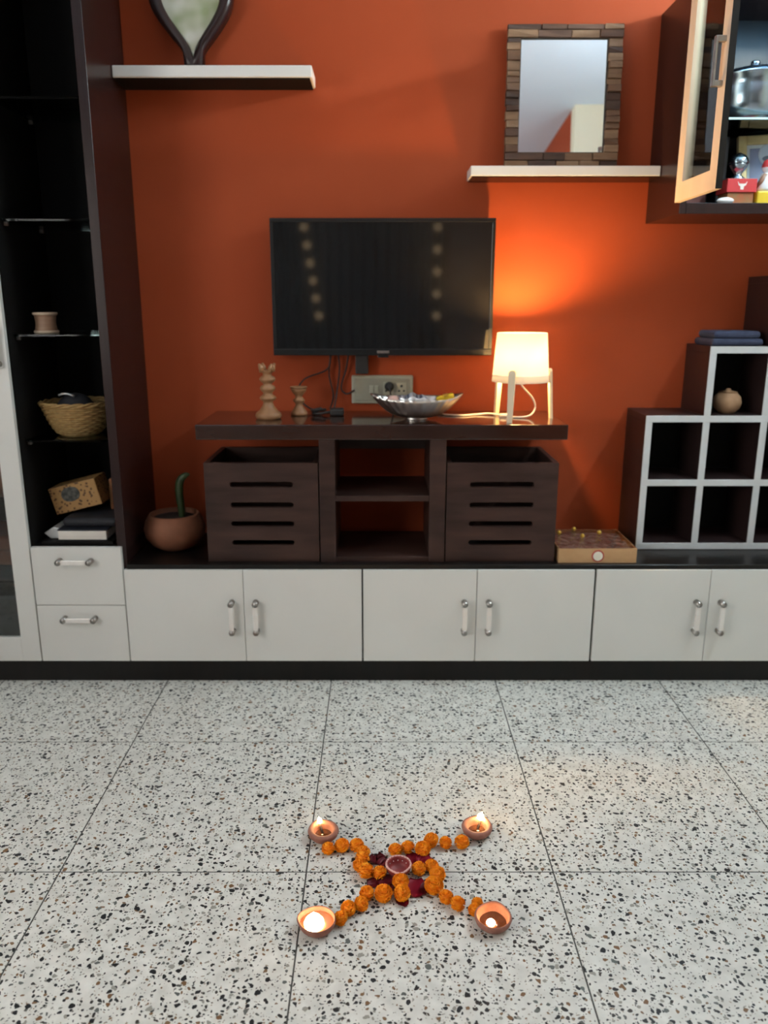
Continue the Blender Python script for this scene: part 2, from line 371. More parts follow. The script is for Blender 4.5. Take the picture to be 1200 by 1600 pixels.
# ------------------------------------------------------------------ geometry helpers
class G:
    """a bmesh that collects shapes given in world coordinates"""

    def __init__(self):
        self.bm = bmesh.new()
        self.smooth = False

    def box(self, x0, x1, y0, y1, z0, z1, bev=0.0, seg=2, rot=None, piv=None):
        b = bmesh.new()
        bmesh.ops.create_cube(b, size=1)
        bmesh.ops.scale(b, vec=(abs(x1 - x0), abs(y1 - y0), abs(z1 - z0)), verts=b.verts)
        if bev:
            bmesh.ops.bevel(b, geom=list(b.edges), offset=bev, segments=seg, profile=0.5, affect='EDGES')
        bmesh.ops.translate(b, vec=((x0 + x1) / 2, (y0 + y1) / 2, (z0 + z1) / 2), verts=b.verts)
        if rot is not None:
            pv = Vector(piv if piv is not None else ((x0 + x1) / 2, (y0 + y1) / 2, (z0 + z1) / 2))
            bmesh.ops.rotate(b, cent=pv, matrix=rot, verts=b.verts)
        self._add(b)
        return self

    def _add(self, b, smooth=False):
        me = bpy.data.meshes.new('tmp')
        if smooth:
            for f in b.faces:
                f.smooth = True
        b.to_mesh(me)
        b.free()
        self.bm.from_mesh(me)
        bpy.data.meshes.remove(me)

    def lathe(self, prof, c=(0, 0, 0), seg=32, sx=1.0, sy=1.0, rfun=None):
        b = bmesh.new()
        rings = []
        for r, z in prof:
            if r < 1e-5:
                rings.append([b.verts.new((c[0], c[1], c[2] + z))])
            else:
                ring = []
                for k in range(seg):
                    a = 2 * math.pi * k / seg
                    q = r * (rfun(a, z, r) if rfun else 1)
                    ring.append(b.verts.new((c[0] + q * math.cos(a) * sx, c[1] + q * math.sin(a) * sy, c[2] + z)))
                rings.append(ring)
        for p, q in zip(rings, rings[1:]):
            for k in range(seg):
                k2 = (k + 1) % seg
                if len(p) == 1 and len(q) == 1:
                    continue
                if len(p) == 1:
                    b.faces.new((p[0], q[k2], q[k]))
                elif len(q) == 1:
                    b.faces.new((p[k], p[k2], q[0]))
                else:
                    b.faces.new((p[k], p[k2], q[k2], q[k]))
        bmesh.ops.recalc_face_normals(b, faces=b.faces)
        self._add(b, True)
        return self

    def tube(self, pts, r, seg=8, closed=False, cap=True):
        b = bmesh.new()
        P = [Vector(p) for p in pts]
        rr = r if isinstance(r, (list, tuple)) else [r] * len(P)
        rings = []
        up = Vector((0, 0, 1))
        n = len(P)
        for i in range(n):
            if closed:
                t = P[(i + 1) % n] - P[i - 1]
            else:
                t = P[min(i + 1, n - 1)] - P[max(i - 1, 0)]
            t.normalize()
            s = t.cross(up)
            if s.length < 1e-3:
                s = t.cross(Vector((0, 1, 0)))
            s.normalize()
            u = s.cross(t)
            rings.append([b.verts.new(P[i] + (s * math.cos(2 * math.pi * k / seg) + u * math.sin(2 * math.pi * k / seg)) * rr[i]) for k in range(seg)])
        m = n if closed else n - 1
        for i in range(m):
            p, q = rings[i], rings[(i + 1) % n]
            for k in range(seg):
                k2 = (k + 1) % seg
                b.faces.new((p[k], p[k2], q[k2], q[k]))
        if cap and not closed:
            b.faces.new(rings[0])
            b.faces.new(rings[-1])
        bmesh.ops.recalc_face_normals(b, faces=b.faces)
        self._add(b, True)
        return self

    def sphere(self, c, r, sx=1, sy=1, sz=1, seg=16, rings=10):
        b = bmesh.new()
        bmesh.ops.create_uvsphere(b, u_segments=seg, v_segments=rings, radius=r)
        bmesh.ops.scale(b, vec=(sx, sy, sz), verts=b.verts)
        bmesh.ops.translate(b, vec=c, verts=b.verts)
        self._add(b, True)
        return self

    def prism(self, outline, axis, a0, a1, bev=0.0):
        """outline: 2D points; extruded along axis 'y' (points x,z), 'x' (points y,z) or 'z' (points x,y)"""
        b = bmesh.new()

        def pt(p, a):
            return {'y': (p[0], a, p[1]), 'x': (a, p[0], p[1]), 'z': (p[0], p[1], a)}[axis]
        lo = [b.verts.new(pt(p, a0)) for p in outline]
        hi = [b.verts.new(pt(p, a1)) for p in outline]
        n = len(lo)
        b.faces.new(lo)
        b.faces.new(list(reversed(hi)))
        for k in range(n):
            b.faces.new((lo[k], hi[k], hi[(k + 1) % n], lo[(k + 1) % n]))
        bmesh.ops.recalc_face_normals(b, faces=b.faces)
        if bev:
            bmesh.ops.bevel(b, geom=list(b.edges), offset=bev, segments=2, profile=0.5, affect='EDGES')
        self._add(b)
        return self

    def grid(self, fn, nu, nv, thick=0.0):
        """fn(u, v) -> point, u and v in 0..1"""
        b = bmesh.new()
        V = [[b.verts.new(fn(i / nu, j / nv)) for j in range(nv + 1)] for i in range(nu + 1)]
        for i in range(nu):
            for j in range(nv):
                b.faces.new((V[i][j], V[i + 1][j], V[i + 1][j + 1], V[i][j + 1]))
        if thick:
            bmesh.ops.solidify(b, geom=list(b.faces), thickness=thick)
        bmesh.ops.recalc_face_normals(b, faces=b.faces)
        self._add(b, True)
        return self


ORIGIN = {}


def org(o):
    v = Vector((0, 0, 0))
    while o is not None:
        v = v + o.location
        o = o.parent
    return v


def part(name, g, m, parent=None, at=None):
    """link the collected shapes as one mesh object; 'at' puts the origin of a top-level one"""
    base = org(parent) if parent else Vector(at or (0, 0, 0))
    bmesh.ops.translate(g.bm, vec=-base, verts=g.bm.verts)
    me = bpy.data.meshes.new(name)
    g.bm.to_mesh(me)
    g.bm.free()
    me.materials.append(m)
    o = bpy.data.objects.new(name, me)
    COL.objects.link(o)
    if parent:
        o.parent = parent
    else:
        o.location = base
    return o


def tag(o, label=None, cat=None, group=None, kind=None):
    if label:
        o['label'] = label
    if cat:
        o['category'] = cat
    if group:
        o['group'] = group
    if kind:
        o['kind'] = kind
    return o


def thing(name, loc, label, cat, group=None):
    o = bpy.data.objects.new(name, None)
    o.empty_display_size = 0.05
    COL.objects.link(o)
    o.location = loc
    return tag(o, label, cat, group)


def struct(name, g, m, parent=None):
    o = part(name, g, m, parent)
    if not parent:
        o['kind'] = 'structure'
    return o


def copy_tree(o, parent=None):
    c = o.copy()
    COL.objects.link(c)
    if parent:
        c.parent = parent
    for ch in list(o.children):
        copy_tree(ch, c)
    return c


WALL = 3.10          # face of the red wall
XR = 1.82            # face of the right wall
CEIL = 2.85

# ------------------------------------------------------------------ the room
struct('wall_back', G().box(-2.3, XR + 0.1, WALL, WALL + 0.1, -0.04, CEIL + 0.05), M['wall_red'])
struct('wall_right', G().box(XR, XR + 0.1, 0.65, WALL, -0.04, CEIL + 0.05), M['wall_white'])
struct('wall_left', G().box(-2.4, -2.3, -3.0, WALL + 0.1, -0.04, CEIL + 0.05), M['wall_white'])
struct('wall_rear', G().box(-2.4, 1.29, -3.1, -3.0, -0.04, CEIL + 0.05), M['wall_white'])
# the projecting corner that the wall mirror shows: cream towards the room, red along its side
struct('wall_corner', G().box(1.23, XR + 0.1, 0.55, 0.65, -0.04, CEIL + 0.05), M['wall_cream'])
struct('wall_side', G().box(1.23, 1.29, -3.0, 0.55, -0.04, CEIL + 0.05), M['wall_red'])
struct('ceiling', G().box(-2.4, XR + 0.1, -3.1, WALL + 0.1, CEIL, CEIL + 0.06), M['ceiling'])

floor = struct('floor', G().box(-2.4, XR + 0.1, -3.1, WALL + 0.1, -0.04, -0.0010), M['mortar'])
T = 0.6
tg = G().box(-T / 2 + 0.0018, T / 2 - 0.0018, -T / 2 + 0.0018, T / 2 - 0.0018, -0.02, 0.0, bev=0.0007, seg=1)
tile_me = None
for i in range(-4, 4):
    for j in range(-6, 4):
        cx = -0.180 + T * i + T / 2        # joints at x = -0.18 and 0.42 ; y = 1.672 and 2.272
        cy = 1.672 + T * j - T / 2 + 0.0
        if cx - T / 2 > XR or cx + T / 2 < -2.4 or cy - T / 2 > WALL:
            continue
        if tile_me is None:
            t0 = part('tile', tg, M['terrazzo'], None)
            tile_me = t0.data
            t = t0
        else:
            t = bpy.data.objects.new('tile', tile_me)
            COL.objects.link(t)
        t.parent = floor
        t.location = (cx, cy, 0)
        t.rotation_euler = (0, 0, (math.pi / 2) * random.randrange(4))

# ------------------------------------------------------------------ light fittings of the room
def tube_light(name, label, x, y0, y1, z, m):
    t = thing(name, (x, (y0 + y1) / 2, z), label, 'light')
    part('housing', G().box(x + 0.012, x + 0.058, y0 - 0.03, y1 + 0.03, z - 0.03, z + 0.03, bev=0.004), M['fitting'], t)
    part('tube', G().tube([(x - 0.012, y0, z), (x - 0.012, y1, z)], 0.013, 12), m, t)
    for y in (y0, y1):
        s = 1 if y == y1 else -1
        part('lamp_holder', G().box(x - 0.026, x + 0.014, min(y, y + s * 0.02), max(y, y + s * 0.02), z - 0.016, z + 0.016, bev=0.002), M['fitting'], t)
    return t


tube_light('tube_light', 'white tube light mounted lengthwise high on the right wall', XR - 0.058, 1.75, 2.95, 2.49, M['tube'])
# a glowing panel added on the left wall for soft fill, towards the viewer
WY0_, WY1_, WZ0_, WZ1_ = -0.7, 1.1, 0.95, 2.25
wf = G()
for a in ((WY0_ - 0.05, WY0_, WZ0_ - 0.05, WZ1_ + 0.05), (WY1_, WY1_ + 0.05, WZ0_ - 0.05, WZ1_ + 0.05), (WY0_, WY1_, WZ0_ - 0.05, WZ0_), (WY0_, WY1_, WZ1_, WZ1_ + 0.05), ((WY0_ + WY1_) / 2 - 0.02, (WY0_ + WY1_) / 2 + 0.02, WZ0_, WZ1_)):
    wf.box(-2.3, -2.27, a[0], a[1], a[2], a[3])
glow_panel = struct('window_1', wf, M['fitting'])
for a in ((WY0_, (WY0_ + WY1_) / 2 - 0.02), ((WY0_ + WY1_) / 2 + 0.02, WY1_)):
    part('pane', G().box(-2.297, -2.288, a[0], a[1], WZ0_, WZ1_), M['window_glow'], glow_panel)

# two vertical strings of warm globes on the rear wall: they show as dots in the television screen
for sx, x0, x1, n in ((-0.72, -0.80, -0.66, 6), (0.60, 0.60, 0.60, 5)):
    side = 'left' if sx < 0 else 'right'
    t = thing('string_light', (sx, -2.83, 2.3), 'string of warm round lights on the rear wall, %s one of two' % side, 'light')
    part('cord', G().tube([(x0, -2.85, CEIL), (x0, -2.85, 2.2), (x1, -2.85, 1.15)], 0.003, 6), M['rubber'], t)
    g0 = None
    for k in range(n):
        u = k / (n - 1)
        p = (x0 + (x1 - x0) * u, -2.82, 2.12 - 0.9 * u)
        part('globe', G().sphere(p, 0.045, seg=12, rings=8), M['globe'], t)

cg = G()
cg.grid(lambda u, v: (-1.25 + 1.9 * u + 0.01 * math.sin(v * 9), -2.94 + 0.03 * math.sin(u * 95) - 0.0, 0.03 + 2.4 * v), 150, 4)
tag(part('curtain', cg, M['curtain'], None), 'plain grey curtain hanging on the rear wall behind the viewer', 'curtain')


# ------------------------------------------------------------------ low cabinets
def bar_handle(p, axis, length, parent):
    """D-shaped bar: two round feet and a flat bar, on a front that faces -y; p is its centre on the front"""
    x, y, z = p
    g = G()
    h = length / 2
    out = 0.026
    r = 0.0105
    for s in (-1, 1):
        q = (x + s * (h - r), z) if axis == 'x' else (x, z + s * (h - r))
        g.tube([(q[0], y, q[1]), (q[0], y - out - 0.004, q[1])], r, 12)
    if axis == 'x':
        g.box(x - h + 2 * r, x + h - 2 * r, y - out - 0.003, y - out + 0.005, z - 0.0085, z + 0.0085, bev=0.002)
    else:
        g.box(x - 0.0085, x + 0.0085, y - out - 0.003, y - out + 0.005, z - h + 2 * r, z + h - 2 * r, bev=0.0015)
    o = part('handle', g, M['chrome'], parent)
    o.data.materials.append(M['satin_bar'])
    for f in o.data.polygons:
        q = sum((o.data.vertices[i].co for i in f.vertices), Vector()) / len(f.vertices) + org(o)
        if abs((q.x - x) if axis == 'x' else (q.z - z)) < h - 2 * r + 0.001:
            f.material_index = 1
    o['label'] = 'chrome bar handle'
    return o


FY = 2.68      # front faces of doors and drawers
units = [(-0.9045, -0.0655, -0.485, 'left'), (-0.0625, 0.7555, 0.3405, 'middle'), (0.7605, XR - 0.003, 1.164, 'right')]
words = {'left': 'white low cabinet under the plant pot and the left slatted crate',
         'middle': 'white low cabinet under the middle and right part of the television bench',
         'right': 'white low cabinet under the stepped cube shelf, cut by the photo edge'}
for x0, x1, xm, w in units:
    c = thing('low_cabinet', ((x0 + x1) / 2, 2.9, 0.08), words[w], 'cabinet', 'white low cabinets along the wall')
    b = G()
    th = 0.016
    x0b = max(x0, -0.892)
    b.box(x0b, x0b + th, FY + 0.021, WALL - 0.002, 0.08, 0.43)
    b.box(x1 - th, x1, FY + 0.021, WALL - 0.002, 0.08, 0.43)
    b.box(x0b + th, x1 - th, FY + 0.021, WALL - 0.002, 0.08, 0.096)
    b.box(x0b + th, x1 - th, WALL - 0.012, WALL - 0.002, 0.096, 0.43)
    part('body', b, M['dark'], c)
    xe = x1 if w != 'right' else 1.572
    for a0, a1, s in ((x0 + 0.0015, xm - 0.001, -1), (xm + 0.001, xe - 0.0015, 1)):
        d = part('door', G().box(a0, a1, FY, FY + 0.0195, 0.086, 0.432, bev=0.0015), M['door_white'], c)
        bar_handle((xm + s * 0.043, FY, 0.259), 'y', 0.128, d)
    if w == 'right':
        part('filler_panel', G().box(1.575, x1, FY, FY + 0.0195, 0.086, 0.432, bev=0.0015), M['door_white'], c)

tag(part('countertop', G().box(-0.8925, XR - 0.003, 2.69, WALL - 0.001, 0.432, 0.449, bev=0.001, seg=1), M['dark'], None, (0.3, 2.9, 0.432)),
    'long glossy dark top board across all the white low cabinets', 'countertop')
tag(part('plinth', G().box(-1.62, XR - 0.003, 2.70, 2.72, 0.0, 0.08), M['dark'], None, (0, 2.71, 0)),
    'long black plinth along the floor below the white cabinets', 'plinth')

# ------------------------------------------------------------------ left tower with glass shelves and drawers
tw = thing('display_tower', (-1.07, 2.9, 0.08), 'tall dark open display tower with glass shelves above two white drawers', 'cabinet')
part('side_panel', G().box(-0.925, -0.8935, 2.70, WALL - 0.002, 0.08, 2.5, bev=0.001, seg=1), M['dark_brown'], tw)
part('side_panel', G().box(-1.2445, -1.2225, 2.7005, WALL - 0.002, 0.08, 2.5), M['dark_flat'], tw)
part('back_panel', G().box(-1.2225, -0.925, WALL - 0.014, WALL - 0.002, 0.08, 2.5), M['dark_flat'], tw)
part('bottom_board', G().box(-1.2225, -0.925, 2.702, WALL - 0.014, 0.494, 0.512), M['dark_flat'], tw)
part('top_board', G().box(-1.2225, -0.925, 2.702, WALL - 0.014, 2.48, 2.5), M['dark_flat'], tw)
for z0, z1, hz, hx in ((0.302, 0.5145, 0.467, -1.067), (0.086, 0.2995, 0.252, -1.070)):
    d = part('drawer', G().box(-1.222, -0.9065, FY, FY + 0.0195, z0, z1, bev=0.0015).box(-1.21, -0.935, FY + 0.0195, 3.05, z0 + 0.02, z1 - 0.035), M['door_white'], tw)
    bar_handle((hx, FY, hz), 'x', 0.128, d)
SH = (0.885, 1.240, 1.603, 1.962)
for z in SH:
    s = part('glass_shelf', G().box(-1.2195, -0.928, 2.735, WALL - 0.018, z - 0.008, z, bev=0.001, seg=1), M['glass_edge'], tw)
    for px, py in ((-1.214, 2.76), (-1.214, 3.04), (-0.933, 2.76), (-0.933, 3.04)):
        part('shelf_pin', G().box(px - 0.008, px + 0.005, py - 0.006, py + 0.006, z - 0.020, z - 0.008, bev=0.002), M['chrome'], s)

# glass-door column at the photo's left edge
gc = thing('glass_cabinet', (-1.42, 2.9, 0.08), 'tall cabinet with a white framed glass door at the left edge', 'cabinet')
b = G()
b.box(-1.62, -1.60, 2.7005, WALL - 0.002, 0.08, 2.5)
b.box(-1.60, -1.246, WALL - 0.014, WALL - 0.002, 0.08, 2.5)
b.box(-1.262, -1.246, 2.7005, WALL - 0.014, 0.08, 2.5)
b.box(-1.60, -1.262, 2.7005, WALL - 0.014, 0.08, 0.10)
b.box(-1.60, -1.262, 2.7005, WALL - 0.014, 2.48, 2.5)
part('body', b, M['dark_flat'], gc)
for z in (0.36, 0.66, 1.05, 1.45, 1.85):
    part('shelf', G().box(-1.60, -1.262, 2.75, WALL - 0.014, z - 0.016, z), M['dark_flat'], gc)
fr = G()
fr.box(-1.292, -1.2265, FY, FY + 0.0195, 0.086, 2.48, bev=0.0015)
fr.box(-1.598, -1.532, FY, FY + 0.0195, 0.086, 2.48, bev=0.0015)
fr.box(-1.532, -1.292, FY, FY + 0.0195, 0.086, 0.178, bev=0.0015)
fr.box(-1.532, -1.292, FY, FY + 0.0195, 2.41, 2.48, bev=0.0015)
d = part('door', fr, M['door_white'], gc)
part('glass_pane', G().box(-1.534, -1.290, FY + 0.008, FY + 0.012, 0.176, 2.412), M['glass'], d)
bar_handle((-1.255, FY, 1.20), 'y', 0.128, d)

# things behind the left glass door
st = thing('cloth_stack', (-1.40, 2.86, 0.36), 'rust brown folded cloths stacked behind the left glass door', 'cloth')
for k, (m, z0, z1) in enumerate(((M['bag_dark'], 0.36, 0.42), (M['rust_cloth'], 0.42, 0.475), (M['rust_cloth'], 0.475, 0.53))):
    part('folded_cloth', G().box(-1.52 + 0.01 * k, -1.275 - 0.004 * k, 2.76, 3.0, z0, z1, bev=0.018, seg=3), m, st)
tag(part('storage_bin', G().box(-1.55, -1.28, 2.76, 3.0, 0.10, 0.31, bev=0.015), M['bag_dark'], None, (-1.41, 2.88, 0.10)),
    'dark navy bin on the floor of the left glass cabinet', 'bin')
bx = thing('clay_jar', (-1.37, 2.88, 0.66), 'reddish brown jar on a shelf behind the left glass door', 'jar')
part('body', G().lathe([(0.0, 0), (0.05, 0), (0.085, 0.04), (0.09, 0.09), (0.06, 0.14), (0.05, 0.155), (0.044, 0.155), (0.05, 0.13), (0.0, 0.12)], (-1.37, 2.88, 0.66), 28), M['terracotta'], bx)
part('lid', G().lathe([(0.0, 0.185), (0.012, 0.183), (0.016, 0.172), (0.05, 0.165), (0.052, 0.1555), (0.0, 0.1555)], (-1.37, 2.88, 0.66), 28), M['brown_glaze'], bx)

# things on the tower's shelves
sp = thing('wooden_drum', (-1.148, 2.83, 1.240), 'small pale brown wooden drum alone on an upper glass shelf', 'drum')
part('body', G().lathe([(0.0, 0.006), (0.034, 0.006), (0.0365, 0.012), (0.034, 0.025), (0.033, 0.036), (0.036, 0.060), (0.0, 0.060)], (-1.148, 2.83, 1.240), 28), M['spool'], sp)
for z in (0.0, 0.060):
    part('hoop', G().lathe([(0.0, z), (0.038, z), (0.041, z + 0.003), (0.041, z + 0.008), (0.038, z + 0.010), (0.0, z + 0.010)], (-1.148, 2.83, 1.240), 28), M['spool_pale'], sp)

bk = thing('wicker_basket', (-1.082, 2.875, 0.885), 'pale woven cane basket on the lower glass shelf', 'basket')
bc = (-1.082, 2.875, 0.885)
NS = 28
rings_n = 13
wg = G()
for k in range(rings_n):
    u = (k + 0.5) / rings_n
    r = 0.066 + 0.056 * (u ** 0.62)
    z = 0.006 + 0.104 * u
    pts = []
    for q in range(NS * 3):
        a = 2 * math.pi * q / (NS * 3)
        w = 0.0032 * math.cos(a * NS / 2 + math.pi * k)
        pts.append((bc[0] + (r + w) * math.cos(a) * 1.0, bc[1] + (r + w) * math.sin(a), bc[2] + z))
    wg.tube(pts, 0.0047, 5, closed=True)
wv = part('weave', wg, M['wicker'], bk)
wg = G()
for k in range(NS):
    a = 2 * math.pi * k / NS
    wg.tube([(bc[0] + (0.060 + 0.062 * (u ** 0.62)) * math.cos(a), bc[1] + (0.060 + 0.062 * (u ** 0.62)) * math.sin(a), bc[2] + 0.004 + 0.108 * u) for u in (0.0, 0.1, 0.3, 0.6, 1.0)], 0.0022, 5)
part('stakes', wg, M['wicker'], bk)
part('base', G().lathe([(0.0, 0.0), (0.066, 0.0), (0.069, 0.004), (0.0, 0.006)], bc, 28), M['wicker'], bk)
wg = G()
for ph in (0, 1):
    wg.tube([(bc[0] + (0.124 + 0.004 * math.cos(9 * a + ph * math.pi)) * math.cos(a), bc[1] + (0.124 + 0.004 * math.cos(9 * a + ph * math.pi)) * math.sin(a), bc[2] + 0.113 + 0.004 * math.sin(9 * a + ph * math.pi)) for a in [2 * math.pi * q / 72 for q in range(72)]], 0.005, 5, closed=True)
part('rim', wg, M['wicker'], bk)
pu = thing('black_pouch', (-1.09, 2.88, 0.893), 'black rounded pouch with a pale zip lying in the cane basket', 'pouch')
part('body', G().sphere((-1.092, 2.885, 0.962), 0.07, 1.0, 0.85, 0.98, 20, 12), M['bag_dark'], pu)
part('zip', G().tube([(-1.135 + 0.011 * k, 2.845, 1.0255 + 0.006 * math.sin(k * 0.75)) for k in range(6)], 0.004, 6), M['grey_shiny'], pu)

# bottom compartment: book, silver card, dark bag, spotted box
z0 = 0.512
bo = thing('book', (-1.06, 2.83, z0 + 0.012), 'thick closed book with white page edges in the tower bottom', 'book')
rz = Matrix.Rotation(R(0), 3, 'Z')
part('pages', G().box(-1.142, -0.972, 2.735, 2.94, z0 + 0.016, z0 + 0.047), M['paper'], bo)
cv = G().box(-1.145, -0.969, 2.738, 2.944, z0 + 0.012, z0 + 0.016).box(-1.145, -0.969, 2.738, 2.944, z0 + 0.047, z0 + 0.051).box(-1.145, -0.969, 2.940, 2.945, z0 + 0.016, z0 + 0.047)
part('cover', cv, M['book_dark'], bo)
tag(part('tray', G().box(-1.20, -0.945, 2.724, 2.98, z0, z0 + 0.012, bev=0.002), M['dark_flat'], None, (-1.07, 2.85, z0)),
    'flat black tray under the book in the tower bottom', 'tray')
tag(part('silver_pouch', G().prism([(-1.203, z0 + 0.032), (-1.18, z0 + 0.0125), (-1.147, z0 + 0.0125), (-1.147, z0 + 0.050), (-1.166, z0 + 0.056)], 'y', 2.76, 2.90, bev=0.003), M['grey_shiny'], None, (-1.17, 2.83, z0 + 0.012)),
    'shiny silver pointed pouch beside the book', 'pouch')
tag(part('dark_bag', G().box(-1.14, -0.945, 2.77, 3.02, z0 + 0.051, z0 + 0.085, bev=0.016, seg=3), M['bag_dark'], None, (-1.04, 2.9, z0 + 0.051)),
    'flat dark bag between the book and the spotted box', 'bag')
rot = Matrix.Rotation(R(-14), 3, 'Y')
lb = thing('spotted_box', (-1.10, 2.88, z0 + 0.085), 'leopard spotted gift box leaning at a tilt in the tower bottom', 'box')
pv = (-1.10, 2.88, 0.66)
part('body', G().box(-1.192, -1.018, 2.83, 2.95, 0.614, 0.712, bev=0.002, rot=rot, piv=pv), M['leopard'], lb)
part('label_patch', G().prism([(-1.118 + 0.036 * math.cos(a) * (1 if abs(math.cos(a)) < 0.9 else 0.95), 0.676 + 0.027 * math.sin(a)) for a in [2 * math.pi * k / 20 for k in range(20)]], 'y', 2.8275, 2.8305), M['label_dark'], lb)
for o in lb.children:
    if o.name.startswith('label'):
        o['label'] = 'dark oval print on the box front'
        for v in o.data.vertices:
            w = v.co + org(lb) - Vector(pv)
            v.co = rot @ w + Vector(pv) - org(lb)
tag(part('brown_packet', G().box(-1.005, -0.935, 2.90, 3.0, z0 + 0.0852, z0 + 0.20, bev=0.004), M['orange_box'], None, (-0.97, 2.95, z0 + 0.085)),
    'dim brown packet behind the right end of the spotted box', 'packet')

# ------------------------------------------------------------------ shelves on the red wall
ls = thing('wall_shelf', (-0.56, 3.02, 2.066), 'white floating shelf at the upper left beside the tower', 'shelf', 'white floating shelves')
part('board', G().box(-0.893, -0.228, 2.95, WALL - 0.0005, 2.068, 2.105, bev=0.004), M['shelf_white'], ls)
o = part('underside', G().box(-0.893, -0.236, 2.958, WALL - 0.0005, 2.064, 2.068), M['dark_flat'], ls)  # thin dark sheet stands in for the shade under the shelf
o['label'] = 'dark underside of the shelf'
rs = thing('wall_shelf', (0.637, 3.03, 1.763), 'white floating shelf under the wood framed mirror', 'shelf', 'white floating shelves')
part('board', G().box(0.311, 0.964, 2.97, WALL - 0.0005, 1.765, 1.7975, bev=0.002), M['shelf_white'], rs)
o = part('underside', G().box(0.316, 0.964, 2.975, WALL - 0.0005, 1.761, 1.765), M['dark_brown'], rs)  # shade below this shelf put in as a dark sheet
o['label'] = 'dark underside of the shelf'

# teardrop ornament on the left shelf
def teardrop(w, h, z0, neck, n=24):
    """half widths of a drop that is pointed at the bottom; returns a closed outline in x, z around x = 0"""
    right = []
    for k in range(n + 1):
        u = k / n
        wd = w * (math.sin(math.pi * min(1.0, u) ** 0.80)) ** 0.9 if 0 < u < 1 else 0
        if u < 0.55:
            s = u / 0.55
            wd = w * (3 * s * s - 2 * s ** 3) ** 0.85
        else:
            s = (u - 0.55) / 0.45
            wd = w * math.sqrt(max(0, 1 - s * s))
        right.append((max(wd, neck if u < 0.2 else 0), z0 + h * u))
    left = [(-x, z) for x, z in reversed(right) if x > 1e-4]
    return [p for p in right] + left


od = thing('teardrop_frame', (-0.638, 3.05, 2.105), 'black teardrop shaped frame with a pale green centre standing on the left shelf', 'picture frame')
outer = teardrop(0.140, 0.42, 2.105, 0.030)
inner = [(x, z) for x, z in teardrop(0.100, 0.345, 2.152, 0.0)]
g = G()
b = bmesh.new()
n = 96


def resample(pts, n):
    P = [Vector((p[0], p[1])) for p in pts]
    L = [0]
    for k in range(len(P)):
        L.append(L[-1] + (P[(k + 1) % len(P)] - P[k]).length)
    out = []
    for i in range(n):
        d = L[-1] * i / n
        k = max(j for j in range(len(P)) if L[j] <= d)
        t = (d - L[k]) / max(1e-9, L[k + 1] - L[k])
        out.append(P[k].lerp(P[(k + 1) % len(P)], t))
    return out


def polar(pts, c, n):
    """outline radii by angle, so that inner and outer pair up"""
    P = [Vector(p) for p in resample(pts, 600)]
    res = []
    for i in range(n):
        a = -math.pi / 2 + 2 * math.pi * i / n
        d = Vector((math.cos(a), math.sin(a)))
        best = max(P, key=lambda p: (p - c).normalized().dot(d))
        res.append(best)
    return res


cc = Vector((0, 2.34))
po, pi_ = polar(outer, cc, n), polar(inner, cc, n)
rows = []
for q, (frac, y) in enumerate(((0.0, 3.075), (0.0, 3.035), (0.35, 3.022), (0.75, 3.024), (1.0, 3.036), (1.0, 3.075))):
    rows.append([b.verts.new((-0.638 + po[i].x + (pi_[i].x - po[i].x) * frac, y, po[i].y + (pi_[i].y - po[i].y) * frac)) for i in range(n)])
for a in range(len(rows)):
    p, q = rows[a], rows[(a + 1) % len(rows)]
    for i in range(n):
        b.faces.new((p[i], p[(i + 1) % n], q[(i + 1) % n], q[i]))
bmesh.ops.recalc_face_normals(b, faces=b.faces)
g._add(b, True)
part('frame', g, M['frame_black'], od)
o = part('picture', G().prism([(-0.638 + p.x, p.y) for p in pi_], 'y', 3.042, 3.050), M['picture'], od)  # mirror face, what it reflects is painted into its colour
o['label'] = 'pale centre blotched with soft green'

# mirror with a frame of stacked reclaimed wood on the right shelf, leaning on the wall
mr = thing('wall_mirror', (0.632, 3.048, 1.7975), 'rectangular mirror framed in stacked rough wood blocks on the right shelf', 'mirror')
MX0, MX1, MZ0, MZ1 = 0.434, 0.832, 1.7975, 2.262
IX0, IX1, IZ0, IZ1 = 0.483, 0.779, 1.853, 2.216
part('backing', G().box(MX0 + 0.004, MX1 - 0.004, 3.054, 3.060, MZ0 + 0.001, MZ1 - 0.003), M['rust_iron'], mr)
part('glass', G().box(IX0, IX1, 3.047, 3.0535, IZ0, IZ1), M['mirror'], mr)
bd = G()
for a in ((IX0 - 0.003, IX0, IZ0 - 0.003, IZ1 + 0.003), (IX1, IX1 + 0.003, IZ0 - 0.003, IZ1 + 0.003), (IX0, IX1, IZ0 - 0.003, IZ0), (IX0, IX1, IZ1, IZ1 + 0.003)):
    bd.box(a[0], a[1], 3.043, 3.0535, a[2], a[3])
part('inner_border', bd, M['rust_iron'], mr)
rnd = random.Random(11)


def block(x0, x1, z0, z1):
    y = 3.040 - rnd.uniform(0, 0.012)
    g = G().box(x0 + 0.0007, x1 - 0.0007, y, 3.054, z0 + 0.0007, z1 - 0.0007, bev=0.0016, seg=1)
    for v in g.bm.verts:
        if v.co.y < 3.045:
            v.co.y += rnd.uniform(-0.003, 0.003)
    part('wood_block', g, rnd.choice(M['wood_tones']), mr)


